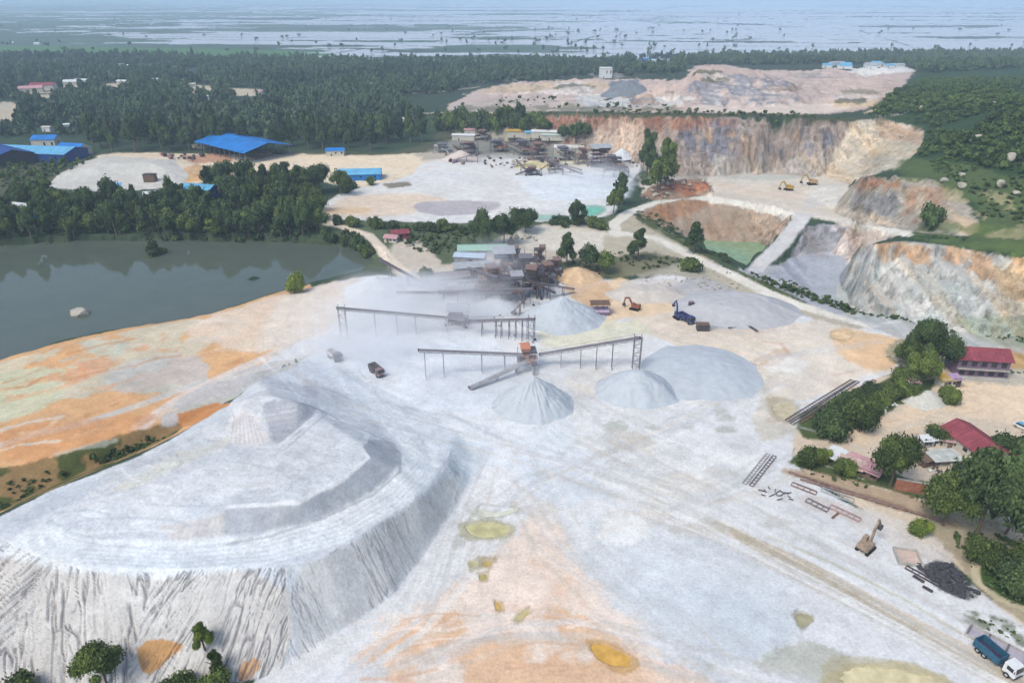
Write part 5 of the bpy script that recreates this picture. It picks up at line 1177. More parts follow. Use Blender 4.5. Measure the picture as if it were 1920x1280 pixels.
# ------------------------------------------------------------------ conveyors
def conveyor(A, B, legs, label, name='belt_conveyor', w_=.9, mat=dusty, bmat=belt, depth=.6, headtower=None, group=None, floor=None):
    """A, B: (px, py, z) of the two ends of the belt. legs: fractions along it"""
    a = Vector(W(*A)); b = Vector(W(*B)); d = b-a; hd = math.atan2(d.y, d.x); Lh = math.hypot(d.x, d.y)
    g0 = hz(a.x, a.y); root = empty(name, (a.x, a.y, g0), hd, label, 'conveyor', group)
    za, zb = a.z-g0, b.z-g0; P = lambda s, o=0, dz=0: (Lh*s, o, za+(zb-za)*s+dz)
    m = MB(); m.beam(P(0, 0, .12), P(1, 0, .12), w_, .16); m.build('belt', bmat, root)
    m = MB()
    for o in (-w_/2-.08, w_/2+.08):
        m.beam(P(0, o), P(1, o), .14, .16); m.beam(P(0, o, -depth), P(1, o, -depth), .12, .12)
        n = max(3, int(Lh/1.6))
        for k in range(n): m.beam(P(k/n, o, 0 if k % 2 else -depth), P((k+1)/n, o, -depth if k % 2 else 0), .07, .07)
    m.beam(P(0, w_/2+.5, .9), P(1, w_/2+.5, .9), .06, .06); m.beam(P(0, w_/2+.4, -.02), P(1, w_/2+.4, -.02), .6, .06)
    m.build('truss', mat, root)
    for s in (0, 1):
        m = MB(); q_ = P(s); m.cyl((q_[0], -w_/2-.1, q_[2]), (q_[0], w_/2+.1, q_[2]), .32, 10); m.build('pulley', darkm, root)
    for s in legs:
        X_, _, Z_ = P(s, 0, -depth); wx = a.x+math.cos(hd)*X_; wy = a.y+math.sin(hd)*X_; gz = hz(wx, wy)-g0-.3
        m = MB(); sp_ = w_/2+.12+max(0, Z_-gz)*.05
        for o in (-1, 1): m.beam((X_, o*(w_/2+.1), Z_), (X_, o*sp_, gz), .20, .20)
        n = max(1, int((Z_-gz)/3))
        for k in range(n):
            z0 = gz+(Z_-gz)*k/n; z1 = gz+(Z_-gz)*(k+1)/n; w0 = sp_+(w_/2+.1-sp_)*k/n; w1 = sp_+(w_/2+.1-sp_)*(k+1)/n
            m.beam((X_, -w0, z0), (X_, w1, z1), .09, .09); m.beam((X_, -w1, z1), (X_, w1, z1), .09, .09)
        m.build('leg', mat, root)
    if headtower is not None:
        X_, _, Z_ = P(headtower, 0, 0); wx = a.x+math.cos(hd)*X_; wy = a.y+math.sin(hd)*X_; gz = hz(wx, wy)-g0-.3; m = MB(); s = 1.1
        for ox in (-s, s):
            for oy in (-s, s): m.beam((X_+ox, oy, gz), (X_+ox, oy, Z_+1.0), .18, .18)
        n = max(2, int((Z_-gz)/2.4))
        for k in range(n+1):
            z_ = gz+(Z_-gz)*k/n
            for q1, q2 in (((-s,-s),(s,-s)),((s,-s),(s,s)),((s,s),(-s,s)),((-s,s),(-s,-s))):
                m.beam((X_+q1[0], q1[1], z_), (X_+q2[0], q2[1], z_), .10, .10)
                if k < n: m.beam((X_+q1[0], q1[1], z_), (X_+q2[0], q2[1], gz+(Z_-gz)*(k+1)/n), .07, .07)
        m.build('head_tower', mat, root)
    return root
conveyor((1012,664,4.2),(1200,633,11.2),(.22,.42,.58,.74), 'raised conveyor climbing right from the crusher to a lattice tower over the round grey heap', headtower=.985, mat=steel)
conveyor((985,664,5),(785,656,10),(.2,.42,.78,.95), 'conveyor running left from the crusher across the dusty yard on tall thin legs', mat=dusty)
conveyor((872,598,4.5),(632,577,11.5),(.15,.4,.55,.72), 'longest dusty conveyor, running to a lattice tower near the lake side', headtower=.97, mat=dusty)
conveyor((880,601,5),(1002,598,8.5),(.2,.42,.5,.62,.72,.82), 'short level conveyor on many thin legs above the crusher', headtower=.95, mat=steel)
conveyor((1000,541,7.5),(822,546,7),(.1,.3,.5,.62,.7,.8), 'level conveyor in front of the dense screening works', mat=steel)
conveyor((960,548,5),(745,548,6),(.3,.6), 'low conveyor half lost in dust left of the screening works', mat=dusty)
conveyor((800,533,3),(712,485,9),(.4,.8), 'steep dark conveyor over the white dust heap by the lake road', mat=steel, bmat=darkm)
conveyor((1005,668,4),(880,726,.9),(.3,.6), 'low conveyor slanting down from the crusher, left of the pointed cone', mat=dusty, bmat=dusty)
conveyor((900,523,6),(828,530,3),(.4,.8), 'short conveyor at the left end of the screening works', mat=dusty)
conveyor((935,520,9),(880,502,5),(.4,.8), 'inclined conveyor under the bluish roof of the works', mat=steel)
conveyor((1010,530,8),(1075,541,2),(.3,.7), 'inclined conveyor at the right end of the screening works, toward the orange heap', mat=steel)
conveyor((1020,300,9),(1090,318,2),(.3,.7), 'conveyor of the upper works sloping right toward the white dust', mat=rust)
conveyor((1092,326,3),(1020,297,10),(.5,.85), 'second sloping conveyor of the upper works, beside the yellow heap', mat=steel)
conveyor((1180,322,4),(1100,308,8),(.3,.6), 'conveyor at the right end of the upper works', mat=steel)
conveyor((968,300,9),(992,325,2),(.4,), 'steep conveyor feeding the dark screening machine on the upper yard', mat=darkm)
conveyor((850,300,2),(900,285,8),(.5,.9), 'conveyor at the left end of the upper works', mat=steel)
# ------------------------------------------------------------------ screening and crushing stations
def station(px, py, w_, d, h, label, seed, rz=0, mat=steel, roof=None, hop=None, name='screening_station'):
    x, y, z = G(px, py); root = empty(name, (x, y, z), rz, label, 'machine'); r = random.Random(seed); lv = max(2, int(h/2.6))
    nx = max(2, int(w_/2.6)+1)
    for i in range(nx):
        for sy in (-1, 1): m = MB(); m.box(-w_/2+w_*i/(nx-1), sy*d/2, -.4, .22, .22, h+.4); m.build('column', mat, root)
    for k in range(1, lv+1):
        zz = h*k/lv
        m = MB(); fw = w_*r.uniform(.55, 1); m.box((w_-fw)/2*r.choice((-1, 1)), 0, zz-.14, fw+.3, d+.5, .14); m.build('deck', darkm if r.random() < .5 else mat, root)
        for sy in (-1, 1): m = MB(); m.beam((-w_/2, sy*(d/2+.2), zz+.9), (w_/2, sy*(d/2+.2), zz+.9), .06); [m.box(-w_/2+i*w_/5, sy*(d/2+.2), zz, .05, .05, .9) for i in range(6)]; m.build('handrail', mat, root)
    for sy in (-1, 1):
        m = MB()
        for k in range(lv): m.beam((-w_/2 if k % 2 == 0 else w_/2, sy*(d/2+.12), h*k/lv), (w_/2 if k % 2 == 0 else -w_/2, sy*(d/2+.12), h*(k+1)/lv), .10)
        m.build('brace', mat, root)
    m = MB(); m.box(r.uniform(-.2, .2)*w_, 0, h-1.7, w_*.4, d*.7, .9, 0, 1.0); m.box(r.uniform(-.2, .2)*w_, 0, h+.02, w_*.42, d*.75, 1.5, 0, 1.35); m.build('hopper', hop or rust, root)
    m = MB(); m.box(w_*.15, -d*.1, h*.45, w_*.5, d*.8, 1.1, .15); m.build('screen_box', r.choice((dusty, orangep, steel)), root)
    m = MB(); m.beam((w_*.2, -d/2, h*.45), (w_*.45, -d/2-2.5, .3), .9, .5); m.build('chute', mat, root)
    m = MB()
    for k in range(7): m.box(-w_/2-.8, -d/2-k*.35, k*h/lv/7, .8, .35, .12)
    m.beam((-w_/2-1.2, -d/2, .9), (-w_/2-1.2, -d/2-2.4, h/lv+.9), .06); m.build('stair', mat, root)
    if roof is not None: m = MB(); m.sheet([(-w_/2-.8, -d/2-.8, h+2.2), (w_/2+.8, -d/2-.8, h+2.2), (w_/2+.8, d/2+.8, h+3.2), (-w_/2-.8, d/2+.8, h+3.2)], .12); m.build('roof', roof, root)
    return root
station(988,690,5.5,4.5,6.5,'dusty crusher with an orange feeder in mid yard, above the pointed cone',1,.1,dusty,None,orangep,'crusher')
station(860,606,7,4,3.4,'low violet grey feeder hall where the dusty conveyors meet',2,0,purple,greyroof,purple,'feeder_hall')
station(960,560,9,6,9,'tallest frame in the middle of the screening works, under the blue dust',3,.1,steel,None,dusty)
station(1000,552,8,6,10,'dark framed tower at the right of the screening works, with two tall masts',4,-.1,darkm,None,rust)
station(925,535,8,6,7,'brownish tower left of the middle of the screening works',5,.2,rust,None,rust)
station(985,520,10,6,8,'rear tower of the screening works, before the white yard',6,0,rust,None,steel)
station(1025,530,7,5,7,'right hand tower of the screening works, next to the orange heap',7,.3,steel,None,rust)
station(945,505,8,6,6,'rear left tower of the screening works, wrapped in smoke',8,.1,dusty,greyroof,dusty)
station(848,560,6,4,4.5,'small pale station at the left end of the works, above the tan heap',9,.1,dusty,None,dusty)
for px, py, w_, d, h, sd_, mt, lb in [(985,290,14,8,9,21,steel,'violet grey tower in the centre of the upper works'),(1010,298,11,8,10,22,rust,'brown tower right of the centre of the upper works'),(1060,300,12,8,8,23,dusty,'pale station in the upper works, right of the brown tower'),(1125,312,13,8,11,24,purple,'tall violet station near the right end of the upper works'),(1150,318,10,7,8,25,steel,'rightmost station of the upper works, beside the white dust'),
    (880,288,13,8,7,26,darkm,'leftmost dark station of the upper works'),(935,284,12,8,7,27,darkm,'dark station with trees behind it in the upper works'),(905,262,11,7,6,28,steel,'rear station of the upper works, beside the flat white roofs'),(830,285,12,8,5,29,dusty,'pale station between the forest and the upper works'),(1090,306,9,6,9,30,rust,'narrow rusty station between the pale one and the tall violet one')]:
    station(px, py, w_, d, h, lb, sd_, random.Random(sd_).uniform(-.3, .3), mt, greyroof if sd_ == 24 else None, steel if sd_ % 2 else rust)
for px, py, w_, d, h, rm_, lb in [(975,255,22,9,5,yellowp,'cream yellow roof behind the upper works'),(1000,262,13,8,6,bluel,'small blue and white roof right of the cream yellow one'),(1022,258,20,8,5,white,'white roof right of the blue and white one behind the upper works'),(870,262,18,7,4,white,'flat white roof at the left of the upper works'),(885,252,12,7,4,pink,'pinkish roof behind the flat white one'),(1040,262,20,7,4,M('mint_sheet', (190,206,200), .6, 0, .1, .4),'mint grey roof at the foot of the tree screen'),(1060,290,16,10,6,white,'pale domed shelter in the upper works'),(1075,294,14,9,7,plaster,'cream shelter right of the pale domed one')]:
    house(px, py, w_, d, h, rm_, plaster, random.Random(px).uniform(-.2, .2), lb, 'shed', 'shed', simple=True, pitch=.2)
house(885, 512, 15, 7, 4, greyroof, dusty, R(12), 'grey roofed shed on the left of the dusty screening works', 'shed', 'shed', pitch=.3)
house(882, 498, 13, 6, 5, M('pale_blue_sheet', (196,212,230), .5, 0, .1, .4), dusty, R(-8), 'pale blue roofed shed behind the grey one in the works', 'shed', 'shed', pitch=.2)
house(838, 528, 18, 7, 3, M('brown_grey_sheet', (150,142,146), .8, 0, .25, .5), timber, R(14), 'long brown grey roof at the left of the screening works', 'shed', 'shed', pitch=.25)
# screening machine on the upper yard
sm = station(1000,328,10,5,4,'dark tracked screening machine standing alone on the white upper yard',31,.2,darkm,None,rust,'screening_machine')
m = MB(); m.beam((3, 0, 2), (13, 0, 8.5), 1.0, .5); m.build('stacker_belt', rust, sm); m = MB(); m.beam((-4, 0, 3), (-12, 0, .8), 1.0, .5); m.build('feed_belt', darkm, sm)
for px, py in ((1006,560), (1014,556)):
    m = MB(); p = g3(px, py); o = empty('mast', p, 0, 'thin dark mast standing right of the screening works, '+('left' if px < 1010 else 'right')+' one of the two', 'mast'); m.cyl((0, 0, -.2), (0, 0, 12), .16, 8, .1); m.build('pole', darkm, o); m = MB(); m.box(0, 0, 11.4, 1.2, .12, .12); m.build('crossarm', darkm, o)
for a_, b_, lb in [((905,545,2),(965,520,9),'brown conveyor climbing right through the middle of the screening works'),((1040,548,2),(985,522,9),'brown conveyor climbing left through the right side of the screening works'),((900,500,3),(975,512,8),'brown conveyor along the back of the screening works'),((1045,500,2),(1010,520,8),'short brown conveyor behind the right hand tower of the works'),((960,585,1),(985,560,7),'short brown conveyor feeding the tallest frame from the front'),((870,556,1),(925,540,6),'brown conveyor rising from the small pale station'),
    ((935,262,3),(1005,285,10),'brown conveyor behind the dark station in the upper works'),((1045,285,10),(1110,300,3),'brown conveyor between the pale station and the tall violet one'),((850,272,2),(880,285,7),'brown conveyor at the back left of the upper works'),((1120,296,10),(1175,312,2),'brown conveyor over the rightmost station of the upper works'),((960,308,2),(1000,292,9),'brown conveyor in front of the violet grey tower')]:
    conveyor(a_, b_, (.25, .6), lb, mat=rust, bmat=steel)
for px, py, w_, d, h, sd_, mt, lb in [(905,552,5,4,5,41,rust,'small brown frame in front of the brownish tower of the works'),(1040,516,6,5,6,42,darkm,'dark frame at the back right of the screening works, below the tall tree'),(968,498,6,5,7,43,purple,'violet frame at the very back of the screening works'),(1012,500,5,4,8,44,rust,'thin brown frame at the back of the works, right of the violet one'),(1165,330,9,6,6,45,darkm,'dark frame on the white dust at the right of the upper works'),(1040,318,9,5,5,46,rust,'low brown frame on the front edge of the upper works')]:
    station(px, py, w_, d, h, lb, sd_, random.Random(sd_).uniform(-.3, .3), mt, None, rust)
# ------------------------------------------------------------------ heaps of stone
def heap(px, py, rx, ry, h, mat, label, name='stockpile', seed=1, flat=0.0, rz=0, grooves=0, sharp=1.0, cat='heap'):
    """conical heap standing on the ground; centre given in photograph pixels, size in metres"""
    x0, y0, z0 = G(px, py); nr, na = 56, 120; v = []; f = []; c, s_ = math.cos(rz), math.sin(rz)
    rr = np.linspace(0, 1, nr)[:, None]; th = np.linspace(0, 2*math.pi, na, endpoint=False)[None]
    rad = rr*(1+.16*fbm(np.cos(th)*1.6+seed, np.sin(th)*1.6, seed, 4)+0*rr)
    lx = rad*np.cos(th)*rx; ly = rad*np.sin(th)*ry; x = x0+lx*c-ly*s_; y = y0+lx*s_+ly*c
    t = np.clip((rr-flat)/(1-flat), 0, 1); prof = (1-t)**sharp
    prof = prof*(1-.55*sst(.62, 1.0, rr))-.02*np.exp(-((rr-1)/.15)**2)
    zz = prof*h*(1+0*th)+fbm(x/2.4, y/2.4, seed+3, 4)*.09*h*(prof > .02)*np.sin(np.clip(rr, 0, 1)*math.pi)**.5
    if grooves:
        g = np.abs(vn(th*grooves/3.14+0*rr, rr*1.5+0*th, seed)-.5)*2; zz -= (1-sst(0, .3, g))*.07*h*np.sin(np.clip(rr, 0, 1)*math.pi)
    gz = np.array([[hz(float(x[i, j]), float(y[i, j])) for j in range(0, na, 6)] for i in range(0, nr, 5)])
    gmean = float(np.mean(gz[-1])); z = np.maximum(gmean, z0*0+gmean)+zz; z[-1] -= .6; z[0] = z[0].mean()
    V = np.stack([x-x0, y-y0, z-z0], -1).reshape(-1, 3)
    f = [(i*na+j, (i+1)*na+j, (i+1)*na+(j+1) % na, i*na+(j+1) % na) for i in range(nr-1) for j in range(na)]
    m = MB(); m.v = [tuple(p) for p in V]; m.f = f; o = m.build(name, mat, None, True, (x0, y0, z0)); tag(o, label, cat); return o
hb = M('blue_grey_gravel', (194,201,209), .95, 0, .07, .35, bump=.25); hg = M('grey_gravel', (190,190,194), .95, 0, .08, .35, bump=.25); hw = M('white_dust', (222,226,231), .95, 0, .06, .3, bump=.2)
ho = M('tan_earth', (222,190,154), .95, 0, .14, .5, bump=.3); hy = M('yellow_sand', (222,208,164), .95, 0, .1, .4, bump=.2); hp = M('pale_rubble', (210,208,200), .95, 0, .12, 1.2, bump=.3)
heap(1000,757,12.5,11,9.5,hb,'sharply pointed pale cone of crushed stone under the crusher spout',seed=3,grooves=18,sharp=1.12)
heap(1192,732,13,11,6.6,hb,'rounded blue grey heap under the lattice conveyor tower',seed=5,flat=.12,sharp=.85)
heap(1312,697,19,19,2.4,hb,'widest low blue grey heap, right of the lattice conveyor tower',seed=7,flat=.35,sharp=.8)
heap(1052,598,17,13,9.0,hb,'smooth pale cone between the screening works and the crusher',seed=9,flat=.0,sharp=1.05)
heap(705,545,13,12,6.5,hw,'white dust heap by the lake road under the steep conveyor',seed=11,sharp=1.0)
heap(925,577,11,8,3.6,hw,'low white heap in front of the screening works',seed=13,flat=.2)
heap(1385,580,24,17,4.0,hg,'broad grey stockpile beside the haul road',seed=15,flat=.45,sharp=.9)
heap(1212,553,17,9,3.2,M('buff_gravel', (206,198,190), .95, 0, .1, .4, bump=.25),'buff grey stockpile between the orange ground and the grey one',seed=17,flat=.45)
heap(1082,520,11,9,4.6,ho,'tan earth heap behind the open frame hut',seed=19)
heap(872,574,3.6,3,2.2,ho,'little tan heap below the small pale station',seed=21)
heap(1000,312,14,9,4,hy,'yellow sand heap in the upper works',seed=23)
heap(865,300,16,9,7,M('pink_stone_heap', (214,200,194), .95, 0, .1, .4, bump=.2),'pale pink cone left of the centre of the upper works',seed=25)
heap(1085,292,14,9,6,hp,'pale rubble heap behind the stations of the upper works',seed=27)
heap(1735,752,6.5,4.6,3.2,hp,'white rubble heap beside the bush and the little yellowish hut',seed=29,flat=.2)
heap(1178,172,26,22,13,M('slate_gravel', (128,134,142), .95, 0, .1, .2, bump=.2),'dark slate heap far back below the white block house',seed=31,sharp=.8)
heap(1165,300,9,7,7,hw,'white dust heap at the right end of the upper works',seed=33)
heap(370,322,13,8,5,M('brown_sand', (196,164,130), .95, 0, .12, .3, bump=.2),'brown sand cone at the right end of the big white stockpile',seed=35)
# ------------------------------------------------------------------ rocks
def rock_mesh(seed, n=2):
    bm = bmesh.new(); bmesh.ops.create_icosphere(bm, subdivisions=n, radius=.5); r = random.Random(seed)
    pl_ = [(Vector((r.gauss(0, 1), r.gauss(0, 1), r.gauss(0, 1))).normalized(), r.uniform(.28, .42)) for _ in range(9)]
    for v in bm.verts:
        for nn, dd_ in pl_:
            e = v.co.dot(nn)
            if e > dd_: v.co -= nn*(e-dd_)*.9
        v.co *= r.uniform(.95, 1.05)
    me = bpy.data.meshes.new('rock'); bm.to_mesh(me); bm.free(); return me
RK = [rock_mesh(i) for i in range(6)]; RKM = {}
def rock(px, py, s, mat, label, cat='rock', group=None, rs=None, name='boulder', sink=.15):
    rs = rs or random.Random(int(px*7+py)); x, y, z = G(px, py); k = rs.randrange(6)
    key = (k, mat.name)
    if key not in RKM: me = RK[k].copy(); me.materials.append(mat); RKM[key] = me
    o = bpy.data.objects.new(name, RKM[key]); COL.objects.link(o); s = s if isinstance(s, tuple) else (s, s*rs.uniform(.7, 1), s*rs.uniform(.5, .8))
    o.location = (x, y, z+s[2]*(.5-sink)); o.scale = s; o.rotation_euler = (0, 0, rs.uniform(0, 6.28)); return tag(o, label, cat, group)
o = rock(157, 606, (8.5, 5, 4.2), rockm, 'pale rock standing out of the lake with a bush behind it', name='rock'); o.location.z = -2.2; o.rotation_euler = (0, 0, .3)
rb = random.Random(9)
for px, py, s in [(1690,258,4),(1835,262,6),(1893,302,6.5),(1860,197,5),(1803,330,4),(1875,350,5),(1802,352,5),(1905,365,4),(1727,205,4),(1895,226,3.5),(1770,340,4)]:
    rock(px, py, s, rockm, 'one of the pale boulders scattered over the green hillside', group='pale boulders on the green hillside', rs=rb)
for px, py in scatter_px([(1660,668),(1690,640),(1712,650),(1730,690),(1700,690)], 34, rb, 2):
    rock(px, py, rb.uniform(.8, 2.2), rockm, 'one of the pale rocks piled left of the tall dark tree near the haul road', group='rocks piled by the haul road', rs=rb)
for px, py in scatter_px([(1715,1060),(1780,1054),(1800,1075),(1832,1112),(1810,1126),(1770,1108),(1745,1088)], 90, rb, 2):
    rock(px, py, rb.uniform(.7, 1.9), darkrock, 'one of the dark lumps in the black scrap heap at the lower right', group='dark lumps of the black scrap heap', rs=rb)
for px, py in scatter_px([(960,440),(1000,440),(1010,452),(955,456)], 14, rb, 3):
    rock(px, py, rb.uniform(1, 3), rockm, 'one of the stones heaped beside the dark clump of trees', group='stones beside the tree clump', rs=rb)
for px, py in scatter_px([(1640,770),(1690,740),(1690,755),(1650,785)], 14, rb, 4)+scatter_px([(1720,768),(1760,765),(1770,758),(1735,775)], 8, rb, 3):
    rock(px, py, rb.uniform(.5, 1.3), M('white_debris', (226,228,226), .8, 0, .1, 2), 'one of the white scraps littering the hedge side of the village', cat='debris', group='white scraps by the hedge', rs=rb, name='scrap_piece')
for px, py in scatter_px([(1720,850),(1770,845),(1790,880),(1740,890)], 22, rb, 4)+scatter_px([(1700,838),(1725,850),(1720,870)], 8, rb, 3):
    rock(px, py, rb.uniform(.4, 1.3), rb.choice((timber, darkm, white)), 'one of the bits of junk lying in the village yard', cat='debris', group='junk in the village yard', rs=rb, name='junk_piece')
for px, py in scatter_px([(1290,500),(1360,505),(1420,540),(1330,545),(1200,530)], 60, rb, 3):
    rock(px, py, rb.uniform(.5, 1.5), rockm, 'one of the stones strewn behind the broad grey stockpile', group='stones behind the broad grey stockpile', rs=rb)
for px, py in scatter_px([(820,545),(1060,530),(1050,560),(1000,600),(900,640),(980,650),(1010,640),(860,590)], 60, rb, 4):
    rock(px, py, rb.uniform(.4, 1.3), rb.choice((darkrock, rust, dusty)), 'one of the dark scraps lying on the floor round the screening works', cat='debris', group='scraps round the screening works', rs=rb, name='scrap_piece')
for px, py in scatter_px([(820,290),(1200,305),(1190,322),(1100,318),(1000,318),(840,310)], 70, rb, 4):
    rock(px, py, rb.uniform(1.2, 4), rb.choice((darkrock, purple, rust, rockm)), 'one of the lumps of scrap and stone along the front of the upper works', cat='debris', group='scrap along the front of the upper works', rs=rb, name='scrap_piece')
for px, py in scatter_px([(1195,372),(1250,340),(1320,338),(1325,360),(1240,374)], 40, rb, 4):
    rock(px, py, rb.uniform(1, 3.5), rb.choice((rockm, rust, M('red_rock', (168,116,92), .95, 0, .25, 1, bump=.1))), 'one of the broken rocks on the reddish knoll above the pond pit', group='rocks on the reddish knoll', rs=rb)
for px, py in scatter_px([(290,292),(350,290),(400,296),(350,306)], 16, rb, 4):
    rock(px, py, rb.uniform(2, 5), rb.choice((rust, redp, darkrock)), 'one of the rusty red lumps beside the big white stockpile', cat='debris', group='rusty lumps beside the big white stockpile', rs=rb, name='scrap_piece')
# ------------------------------------------------------------------ steel laid out on the ground
def truss(a, b, w_, label, mat, name='steel_ladder', h=.5, rung=1.2, lift=.05, cat='steel frame'):
    p, q_ = g3(*a), g3(*b); d = q_-p; L_ = math.hypot(d.x, d.y); root = empty(name, (p.x, p.y, p.z+lift), math.atan2(d.y, d.x), label, cat)
    dz = q_.z-p.z; m = MB()
    for o in (-w_/2, w_/2):
        m.beam((0, o, h/2), (L_, o, h/2+dz), .14, .3)
    m.build('rail', mat, root); m = MB(); n = max(2, int(L_/rung))
    for k in range(n+1): m.beam((L_*k/n, -w_/2, h/2+dz*k/n), (L_*k/n, w_/2, h/2+dz*k/n), .12, .14)
    m.build('rung', mat, root); return root
truss((1475,790),(1598,714),1.1,'longest steel ladder frame lying along the hedge, nearest the yard',steel); truss((1484,796),(1608,716),1.0,'second long steel ladder frame, between the other two along the hedge',steel); truss((1500,792),(1640,714),1.0,'third long steel ladder frame, closest to the hedge',rust)
truss((1395,908),(1440,852),.9,'short steel ladder at the left, below the hedge',dusty); truss((1408,912),(1452,856),.9,'short steel ladder just right of the other short one',steel)
truss((1484,908),(1530,926),1.4,'rusty frame lying farthest up among the scrap frames',rust); truss((1512,938),(1552,958),1.5,'grey green frame in the middle of the scrap frames',steel); truss((1556,950),(1612,976),1.5,'pink rusty frame lowest among the scrap frames',M('pinkish_steel',(180,150,156),.8,0,.2,1)); truss((1540,918),(1600,940),1.6,'bluish frame between the scrap frames and the red earth bank',greyroof)
truss((1366,616),(1428,604),.7,'dark beam lying on the grey ground, lower one of the crossed pair',darkm,'steel_beam',.35,6,.05,'beam'); truss((1384,602),(1420,624),.7,'dark beam lying across the other one on the grey ground',darkm,'steel_beam',.35,6,.5,'beam')
truss((1698,1064),(1786,1112),1.0,'dark girder in front of the black scrap heap',darkm,'girder'); truss((1712,1080),(1732,1092),.5,'small dark bar left below the long dark girder',darkm,'steel_bar',.3,3); truss((1730,1100),(1748,1110),.5,'small dark bar farthest down below the long dark girder',darkm,'steel_bar',.3,3)
truss((1560,972),(1572,962),.3,'short pinkish rod crossing the lowest scrap frame',rust,'steel_rod',.2,3)
for (px, py, lb) in ((1440,925,'left tangle of dark scrap on the grey floor below the short ladders'),(1468,932,'right tangle of dark scrap on the grey floor below the short ladders')):
    root = empty('scrap_tangle', G(px, py), 0, lb, 'scrap'); r = random.Random(px)
    for k in range(9):
        m = MB(); a = Vector((r.uniform(-2, 2), r.uniform(-1.4, 1.4), r.uniform(.05, .4))); m.beam(a, a+Vector((r.uniform(-1.6, 1.6), r.uniform(-1, 1), r.uniform(0, .5))), .16); m.build('bar', darkm, root)
# pipes running through the red earth bank
for k, (a, b) in enumerate((((1478,886),(1700,958)), ((1500,900),(1790,984)))):
    p, q_ = g3(*a), g3(*b); o = empty('pipe', p, math.atan2(q_.y-p.y, q_.x-p.x), ('upper' if k == 0 else 'lower')+' long rusty pipe along the red earth bank below the village', 'pipe'); L_ = math.hypot(q_.x-p.x, q_.y-p.y); m = MB(); m.cyl((0, 0, .35), (L_, 0, .35+q_.z-p.z), .28, 8); m.build('tube', rust, o)
    for t in np.linspace(.05, .95, 9): m = MB(); m.box(L_*t, 0, -.1, .4, 1, .3); m.build('support', concrete, o)
# concrete slab with a frame
x, y, z = G(1702, 1046); sl = empty('foundation', (x, y, z), R(-12), 'square concrete footing with a buff centre on the grey floor', 'foundation')
m = MB(); m.box(0, 0, -.1, 4.6, 4.6, .30); m.build('slab', M('buff_concrete', (214,190,178)), sl)
m = MB(); [m.box(a_, b_, -.1, c_, d_, .8) for a_, b_, c_, d_ in ((0,-2.2,4.8,.35),(0,2.2,4.8,.35),(-2.25,0,.35,4.1),(2.25,0,.35,4.1))]; m.build('rim', concrete, sl)
# ditch with concrete walls beside the track
a = g3(1812, 1180); b = g3(2010, 1286); root = empty('concrete_channel', a, math.atan2(b.y-a.y, b.x-a.x), 'grey concrete channel running beside the track behind the blue truck', 'channel'); L_ = (b-a).length
for o_, nm in ((-1.6, 'side_wall'), (1.6, 'side_wall')): m = MB(); m.box(L_/2, o_, -.3, L_, .25, .85); m.build(nm, concrete, root)
m = MB(); m.box(L_/2, 0, -.2, L_, 3.0, .32); m.build('bed', M('lilac_concrete', (186,180,192), .9, 0, .14, .5), root)
m = MB(); [m.box(.4+k*3.0, 0, .38, .3, 3.1, .2) for k in range(int(L_/3))]; m.build('cross_tie', steel, root)
# ------------------------------------------------------------------ vehicles
def wheels(root, xs, w_, r, wd=.32):
    for x in xs:
        for s in (-1, 1):
            m = MB(); m.cyl((x, s*(w_/2-wd), r), (x, s*w_/2, r), r, 14); wh = m.build('wheel', rubber, root)
            m = MB(); m.cyl((x, s*w_/2, r), (x, s*(w_/2+.02), r), r*.5, 10); m.build('rim', greyroof, wh)
def truck(px, py, rz, L_, label, cabm, bedm, inner=None, name='dump_truck'):
    x, y, z = G(px, py); root = empty(name, (x, y, z+.02), rz, label, 'truck'); w_ = 2.5
    wheels(root, (L_*.37, -L_*.18, -L_*.34), w_, .52)
    m = MB(); m.box(0, 0, .55, L_*.96, 1.1, .32); m.build('chassis', darkm, root)
    m = MB(); cx = L_*.37
    m.prism([(cx-.95, .75), (cx+1.15, .75), (cx+1.15, 1.7), (cx+.92, 2.85), (cx-.95, 2.85)], 2.3); cb = m.build('cab', cabm, root, bevel=.05)
    m = MB(); m.add([(cx+1.165, -1.0, 1.75), (cx+1.165, 1.0, 1.75), (cx+.965, .95, 2.7), (cx+.965, -.95, 2.7)], [(0,1,2,3)]); m.build('windscreen', glass, cb)
    for s in (-1, 1):
        m = MB(); m.box(cx+.15, s*1.165, 1.75, 1.1, .03, .8); m.build('side_window', glass, cb)
        m = MB(); m.box(cx+1.18, s*.9, .95, .08, .35, .25); m.build('headlight', white, cb)
        m = MB(); m.box(cx+1.0, s*1.32, 1.9, .08, .2, .5); m.build('mirror', darkm, cb)
    m = MB(); m.box(cx+1.2, 0, .55, .14, 2.3, .4); m.build('bumper', darkm, root)
    bl = L_*.62; bx = -L_*.17; bh = 1.5
    m = MB()
    for s in (-1, 1):
        m.box(bx, s*1.2, .95, bl, .1, bh)
        for k in range(6): m.box(bx-bl/2+.3+k*(bl-.6)/5, s*1.29, .95, .12, .08, bh)
    m.box(bx-bl/2, 0, .95, .1, 2.3, bh); m.box(bx+bl/2, 0, .95, .1, 2.5, bh+.15); m.build('bed', bedm, root)
    m = MB(); m.box(bx, 0, .9, bl-.12, 2.3, .12); m.build('bed_floor', inner or darkm, root)
    return root
h_ = ang((1843,1212), (1888,1250))
truck(1865, 1240, h_, 7.5, 'blue tipper truck with a white cab on the track at the bottom right', white, M('teal_blue_paint', (56,104,132), .5, 0, .15, 1), M('dark_lilac_load', (70,62,92), .9, 0, .2, 1))
